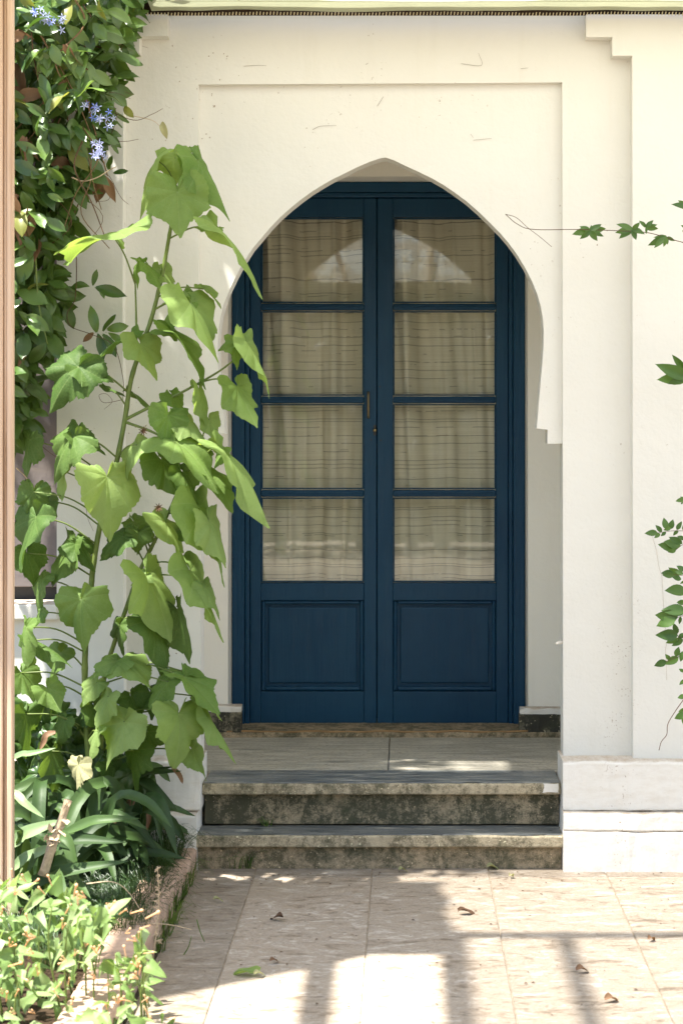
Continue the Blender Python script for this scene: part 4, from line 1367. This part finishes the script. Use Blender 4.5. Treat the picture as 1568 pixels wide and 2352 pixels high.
bud = bud_mesh()
rb = random.Random(77)
top_prof = [(0, 2000), (60, 1998), (110, 2010), (190, 2040), (250, 2075), (330, 2110), (345, 2190), (340, 2260), (385, 2320), (390, 2352)]
def bush_ok(x, y):
    for (x0, y0), (x1, y1) in zip(top_prof, top_prof[1:]):
        if x0 <= x <= x1 and x1 > x0: return y > y0 + (y1 - y0) * (x - x0) / (x1 - x0) + 12
    return x < 0 and y > 2010
cnt = 0
extra = []
while cnt < 520:
    x, y = rb.uniform(-90, 385), rb.uniform(2005, 2480)
    if not bush_ok(x, y): continue
    if mnoise.noise((x * .016, y * .016, 9)) < -.16 and x > 90: continue
    Y = rb.uniform(4.9, 5.5) - (y - 2200) / 1500
    L = rb.uniform(24, 62) / F * Y * (1.3 if rb.random() < .12 else 1)
    Mx = frame_mat(P(x, y, Y), px_dir(rb.choice([rb.gauss(-40, 50), rb.gauss(-130, 50), rb.gauss(60, 60)]), rb.uniform(-20, 60)), Vector((rb.uniform(-.8, .7), rb.uniform(-.8, .1), rb.uniform(.2, 1.3))), L, L * rb.uniform(.55, 1.0))
    if cnt < 290: place('leaf', rb.choice(bl), Mx, bush)
    else: extra.append((rb.choice(bl), Mx))
    cnt += 1
    if cnt % 7 == 0:
        s_ = P(x, y, Y)
        tube('stem', [s_ + Vector((rb.uniform(-.03, .03), .03, -.30)), s_ + Vector((rb.uniform(-.02, .02), .01, -.12)), s_], .0035, .002, M['mallow_stem'], bush, 5, 4)
join_leaves('foliage', extra, bush, M['bush'], 'stuff')
BUDS = [(335, 2110, 30, 46), (345, 2125, 200, 30), (300, 2098, 20, 40), (120, 2035, 110, 34), (105, 2055, 130, 30), (170, 2060, 75, 44), (180, 2080, 95, 40), (150, 2100, 60, 34), (30, 2015, 95, 26), (70, 2035, 40, 34), (330, 2190, 10, 30), (290, 2200, 100, 36), (320, 2240, 80, 30), (330, 2310, -60, 40), (300, 2300, 160, 30), (20, 2220, 20, 44), (55, 2180, 60, 38), (40, 2240, -20, 36), (15, 2300, 80, 34), (250, 2330, 100, 40), (210, 2340, 60, 36), (380, 2338, 5, 30), (15, 2060, 70, 32), (200, 2170, 40, 34)]
for (x, y, a, L) in BUDS:
    Y = rb.uniform(4.85, 5.1)
    place('bud', bud, frame_mat(P(x, y, Y), px_dir(a, rb.uniform(0, 25)), Vector((0, -1, .4)), L * .85 / F * Y), bush)
for k in range(46):
    x, y = rb.uniform(0, 350), rb.uniform(2020, 2352)
    if bush_ok(x, y):
        Y = rb.uniform(4.8, 5.1)
        a0 = rb.uniform(20, 150)
        for q in range(rb.choice((1, 2, 3))): place('bud', bud, frame_mat(P(x, y, Y), px_dir(a0 + q * 28, rb.uniform(0, 40)), Vector((0, -1, .4)), rb.uniform(16, 28) / F * Y), bush)

# dry flower stalk by the kerb
ds = empty('dry_seed_stalk', P(352, 2200, 5.75), 'thin dry seed stalk standing in front of the kerb', 'stalk')
tube('stalk', [P(352, 2200, 5.75), P(362, 2120, 5.75), P(365, 2060, 5.75), P(362, 1990, 5.75)], .003, .0016, M['pale_twig'], ds, 5)
for k in range(12):
    y = 1995 + k * 15
    c = P(362 + rb.uniform(-4, 6), y, 5.74)
    V, Fc = [], []
    for q in range(4):
        tube_geo([c, c + Vector((rb.uniform(-.012, .012), -.006, rb.uniform(-.01, .012)))], .003, .001, 4, V, Fc)
    obj('seed_husk', V, Fc, M['pale_twig'], ds)
# stray dry blades arching over the paving
for k, (pts, m, lab) in enumerate((
        ([(200, 2030), (260, 2026), (300, 2055), (345, 2130)], 'pale_twig', 'pale dry stem arching over the kerb behind the peach buds'),
        ([(300, 2122), (380, 2123), (440, 2135)], 'pale_twig', 'pale dry stem lying out level over the edging slabs'),
        ([(452, 2112), (460, 2140), (470, 2163)], 'weed', 'single bent green blade standing on the edging slab'),
        ([(420, 2196), (433, 2175), (440, 2150)], 'weed', 'short olive blade next to the bent green blade'))):
    o = tube('stray_grass', [P(x, y, 5.9) for x, y in pts], .002, .0014, M[m], None, 5, 5)
    tag(o, lab, 'grass')

# ------------------------------------------------------------------ wisteria from the right
wist = empty('wisteria', P(1640, 1300, 6.85), 'wisteria with small pinnate leaves reaching in along the right edge', 'climbing plant')
wl = [simple_leaf('leaflet', M['wist'], sh_lance, 6, rb.uniform(.1, .4), rb.uniform(0, .25), .02, 700 + q) for q in range(5)]
zA = lambda q: ((1200 + .3233 * q[0]) / 1.0887, .297 * q[1])
zB = lambda q: ((1560 + .2976 * q[0]) / 1.0887, (1200 + .2976 * q[1]) / 1.0887)
LF = []
for base, tips in (((848, 1785), [(768, 1750), (714, 1800), (773, 1847), (902, 1862), (950, 1825), (967, 1768), (933, 1735), (862, 1740)]),
                   ((1175, 1775), [(1062, 1722), (1048, 1790), (1073, 1832), (1202, 1858), (1270, 1806), (1232, 1722), (1130, 1740)]),
                   ((1280, 1760), [(1335, 1700), (1372, 1770), (1365, 1737), (1283, 1808), (1230, 1705)]),
                   ((1440, 1835), [(1303, 1893), (1340, 1912), (1417, 1907), (1446, 1890), (1502, 1862), (1340, 1830), (1420, 1815)]),
                   ((1600, 1590), [(1500, 1585), (1530, 1550)]), ((1610, 1760), [(1550, 1745), (1560, 1790)])):
    for tp in tips: LF.append((zA(base), zA(tp), 1.0))
for b, tp in [((500, 170), (430, 175)), ((500, 160), (468, 142)), ((490, 185), (475, 205)), ((275, 445), (165, 448)), ((312, 440), (265, 380)), ((348, 412), (335, 318)), ((385, 412), (408, 333)), ((440, 418), (478, 348)), ((300, 453), (250, 488)), ((348, 438), (305, 472)), ((450, 425), (408, 465)), ((490, 420), (500, 370)), ((390, 405), (330, 420)),
              ((482, 535), (373, 480)), ((465, 552), (328, 515)), ((440, 577), (288, 540)), ((432, 590), (366, 606)), ((500, 500), (445, 472)), ((462, 800), (370, 740)), ((412, 790), (308, 778)), ((412, 803), (320, 798)), ((475, 835), (405, 812)), ((494, 790), (428, 765)), ((500, 765), (440, 720)), ((500, 850), (470, 875)),
              ((520, 940), (346, 922)), ((510, 1030), (440, 1030)), ((510, 1095), (308, 1088)), ((445, 1152), (258, 1132)), ((425, 1170), (273, 1216)), ((470, 1150), (460, 1212)), ((500, 1120), (330, 1080)),
              ((445, 1290), (408, 1202)), ((445, 1305), (260, 1298)), ((445, 1330), (348, 1370)), ((485, 1355), (398, 1387)), ((500, 1290), (445, 1345)), ((490, 1340), (440, 1375)), ((352, 1525), (253, 1560)), ((385, 1510), (342, 1468)), ((432, 1482), (455, 1403)), ((450, 1490), (343, 1550)), ((500, 1440), (468, 1525)), ((420, 1500), (395, 1480)),
              ((500, 1612), (458, 1588)), ((510, 1680), (460, 1722)), ((510, 1815), (447, 1832)), ((510, 1920), (452, 1948)), ((510, 1965), (423, 2002)), ((505, 1985), (492, 2055))]:
    LF.append((zB(b), zB(tp), 1.25))
for b, tp in (((1580, 868), (1503, 837)), ((1580, 868), (1508, 872)), ((1572, 850), (1540, 815)), ((1575, 865), (1535, 880)), ((1590, 480), (1545, 465))):
    LF.append((b, tp, .8))
for b, tp, wk in LF:
    Y = rb.uniform(6.80, 6.92)
    dx, dy = tp[0] - b[0], -(tp[1] - b[1])
    L = math.hypot(dx, dy) / F * Y * 1.06
    wd = wk * L * (.085 / L) ** .25 if L > .0 else L
    place('leaflet', rb.choice(wl), frame_mat(P(b[0], b[1], Y), px_dir(math.degrees(math.atan2(dy, dx)), rb.uniform(-5, 15)), Vector((rb.uniform(-.35, .35), -1, rb.uniform(-.2, .6))), L, L * wk * rb.uniform(.95, 1.3)), wist)
for pts, r in (([(1640, 570), (1568, 557), (1490, 535), (1420, 530), (1330, 527), (1225, 527), (1188, 515), (1160, 492)], .0017), ([(1160, 492), (1185, 500), (1210, 522), (1240, 545), (1266, 567)], .0012),
               ([zB((500, 1840)), zB((430, 1940)), zB((365, 2050)), zB((355, 2140)), zB((310, 2200)), zB((290, 2272))], .0017), ([zB((560, 430)), zB((450, 428)), zB((380, 430)), zB((270, 447))], .0012), ([zB((600, 520)), zB((500, 540)), zB((430, 590))], .0012),
               ([zB((600, 760)), zB((500, 800)), zB((410, 795))], .0012), ([zB((600, 1130)), zB((500, 1140)), zB((425, 1165))], .0012), ([zB((600, 1320)), zB((500, 1330)), zB((440, 1310))], .0012), ([zB((600, 1440)), zB((500, 1460)), zB((440, 1490)), zB((350, 1527))], .0012),
               ([(1640, 900), (1600, 880), (1570, 866)], .0015), ([(1640, 500), (1650, 900), (1640, 1300), (1640, 1700), (1600, 2010)], .006)):
    tube('twig', [P(x, y, 6.86) for x, y in pts], r, r * .8, M['twig'], wist, 5, 5)

# ------------------------------------------------------------------ small things on the paving and wall
leaf_s = [simple_leaf('fallen_leaf', m, sh_oval, 6, .5, c, .12, 900 + k) for k, (m, c) in enumerate(((M['vine_brown'], .5), (M['mallow'], .3), (M['mallow_dry'], .4), (M['twig'], .3)))]


def on_floor(px, py, z=0): 
    Y = (EYE - z) * F / (py - VY)
    return Vector((PX(px, Y), Y, z))


zf = lambda q: ((500 + q[0] * .77) / 1.0887, (2100 + q[1] * .77) / 1.0887)
FALL = [((248, 262), 3, .055, 150, 'dark brown curled leaf lying on the second paving slab from the kerb'), ((150, 440), 1, .085, 175, 'large crumpled grey green leaf lying by the edge of the sunlight'),
        ((243, 402), 0, .035, 30, 'small tan leaf curled on the slab behind the grey green leaf'), ((1245, 432), 0, .05, 10, 'brown curled leaf in the middle of the right shade stripe'), ((1340, 527), 0, .055, 20, 'long tan leaf crumb lying nearest the camera at the right'),
        ((1466, 330), 0, .04, 40, 'brown leaf bit beside the rightmost paving joint'), ((660, 106), 2, .04, 20, 'cream fallen petal against the lowest riser'), ((952, 97), 2, .05, 0, 'pale grey dry flower lying at the step foot'),
        ((1010, 124), 2, .04, 60, 'white crumpled blossom on the paving before the step corner'), ((865, 243), 3, .06, 5, 'flat dark sliver of bark lying on the paving'), ((195, 446), 2, .04, 20, 'pale scrap lying beside the grey green leaf'), ((60, 203), 2, .035, 10, 'bluish pale fallen petal on the edging slab')]
for q, k, L, a, lab in FALL:
    x, y = zf(q)
    b = on_floor(x, y) + Vector((0, 0, .004))
    o = place('fallen_leaf', leaf_s[k], frame_mat(b + Vector((-L / 2 * math.cos(R(a)), -L / 2 * math.sin(R(a)), .010)), Vector((math.cos(R(a)), math.sin(R(a)), .05)), Vector((.15, -.3, 1)), L, L * 1.1))
    tag(o, lab, 'fallen leaf')
# crumbs of leaf litter: past counting
V, Fc = [], []
rc = random.Random(8)
for k in range(260):
    x, y = rc.uniform(-.78, 1.3), rc.uniform(5.1, 6.95)
    if rc.random() < .3: y = rc.uniform(6.8, 7.0)
    s = rc.uniform(.002, .008)
    a = rc.uniform(0, 3.14)
    c = Vector((x, y, .0025))
    d = Vector((math.cos(a), math.sin(a), 0)) * s
    e_ = Vector((-d.y, d.x, 0)) * rc.uniform(.2, .7)
    b = len(V)
    V += [c - d, c + e_ + Vector((0, 0, s * .5)), c + d, c - e_ + Vector((0, 0, s * .2))]
    Fc.append((b, b + 1, b + 2, b + 3))
tag(obj('leaf_litter', V, Fc, M['twig']), kind='stuff')
V, Fc = [], []
for pts in ([(1497, 1232), (1506, 1262), (1512, 1300), (1519, 1325), (1523, 1400), (1527, 1440), (1527, 1458)], [(1534, 1462), (1527, 1490), (1529, 1530), (1530, 1562)], [(1575, 1650), (1572, 1675), (1574, 1690)]):
    tube_geo([P(x, y, 7.1195) for x, y in pts], .0006, .0005, 4, V, Fc)
tag(obj('hairline_cracks', V, Fc, M['bed']), kind='stuff')
# dead tendril ends still sticking to the wall
V, Fc = [], []
for pts in ([(1058, 146), (1105, 150), (1098, 122)], [(718, 298), (735, 290), (772, 288)], [(1086, 322), (1128, 318)], [(1080, 308), (1086, 316)], [(560, 152), (590, 150), (612, 151)], [(840, 148), (845, 145)], [(1195, 158), (1212, 156)], [(285, 70), (300, 95), (340, 110)], [(866, 244), (880, 222)]):
    tube_geo(catmull([P(x, y, 7.186 if y < 185 else 7.216) for x, y in pts], 4), .0007, .0005, 4, V, Fc)
tag(obj('dead_tendrils', V, Fc, M['twig']), kind='stuff')
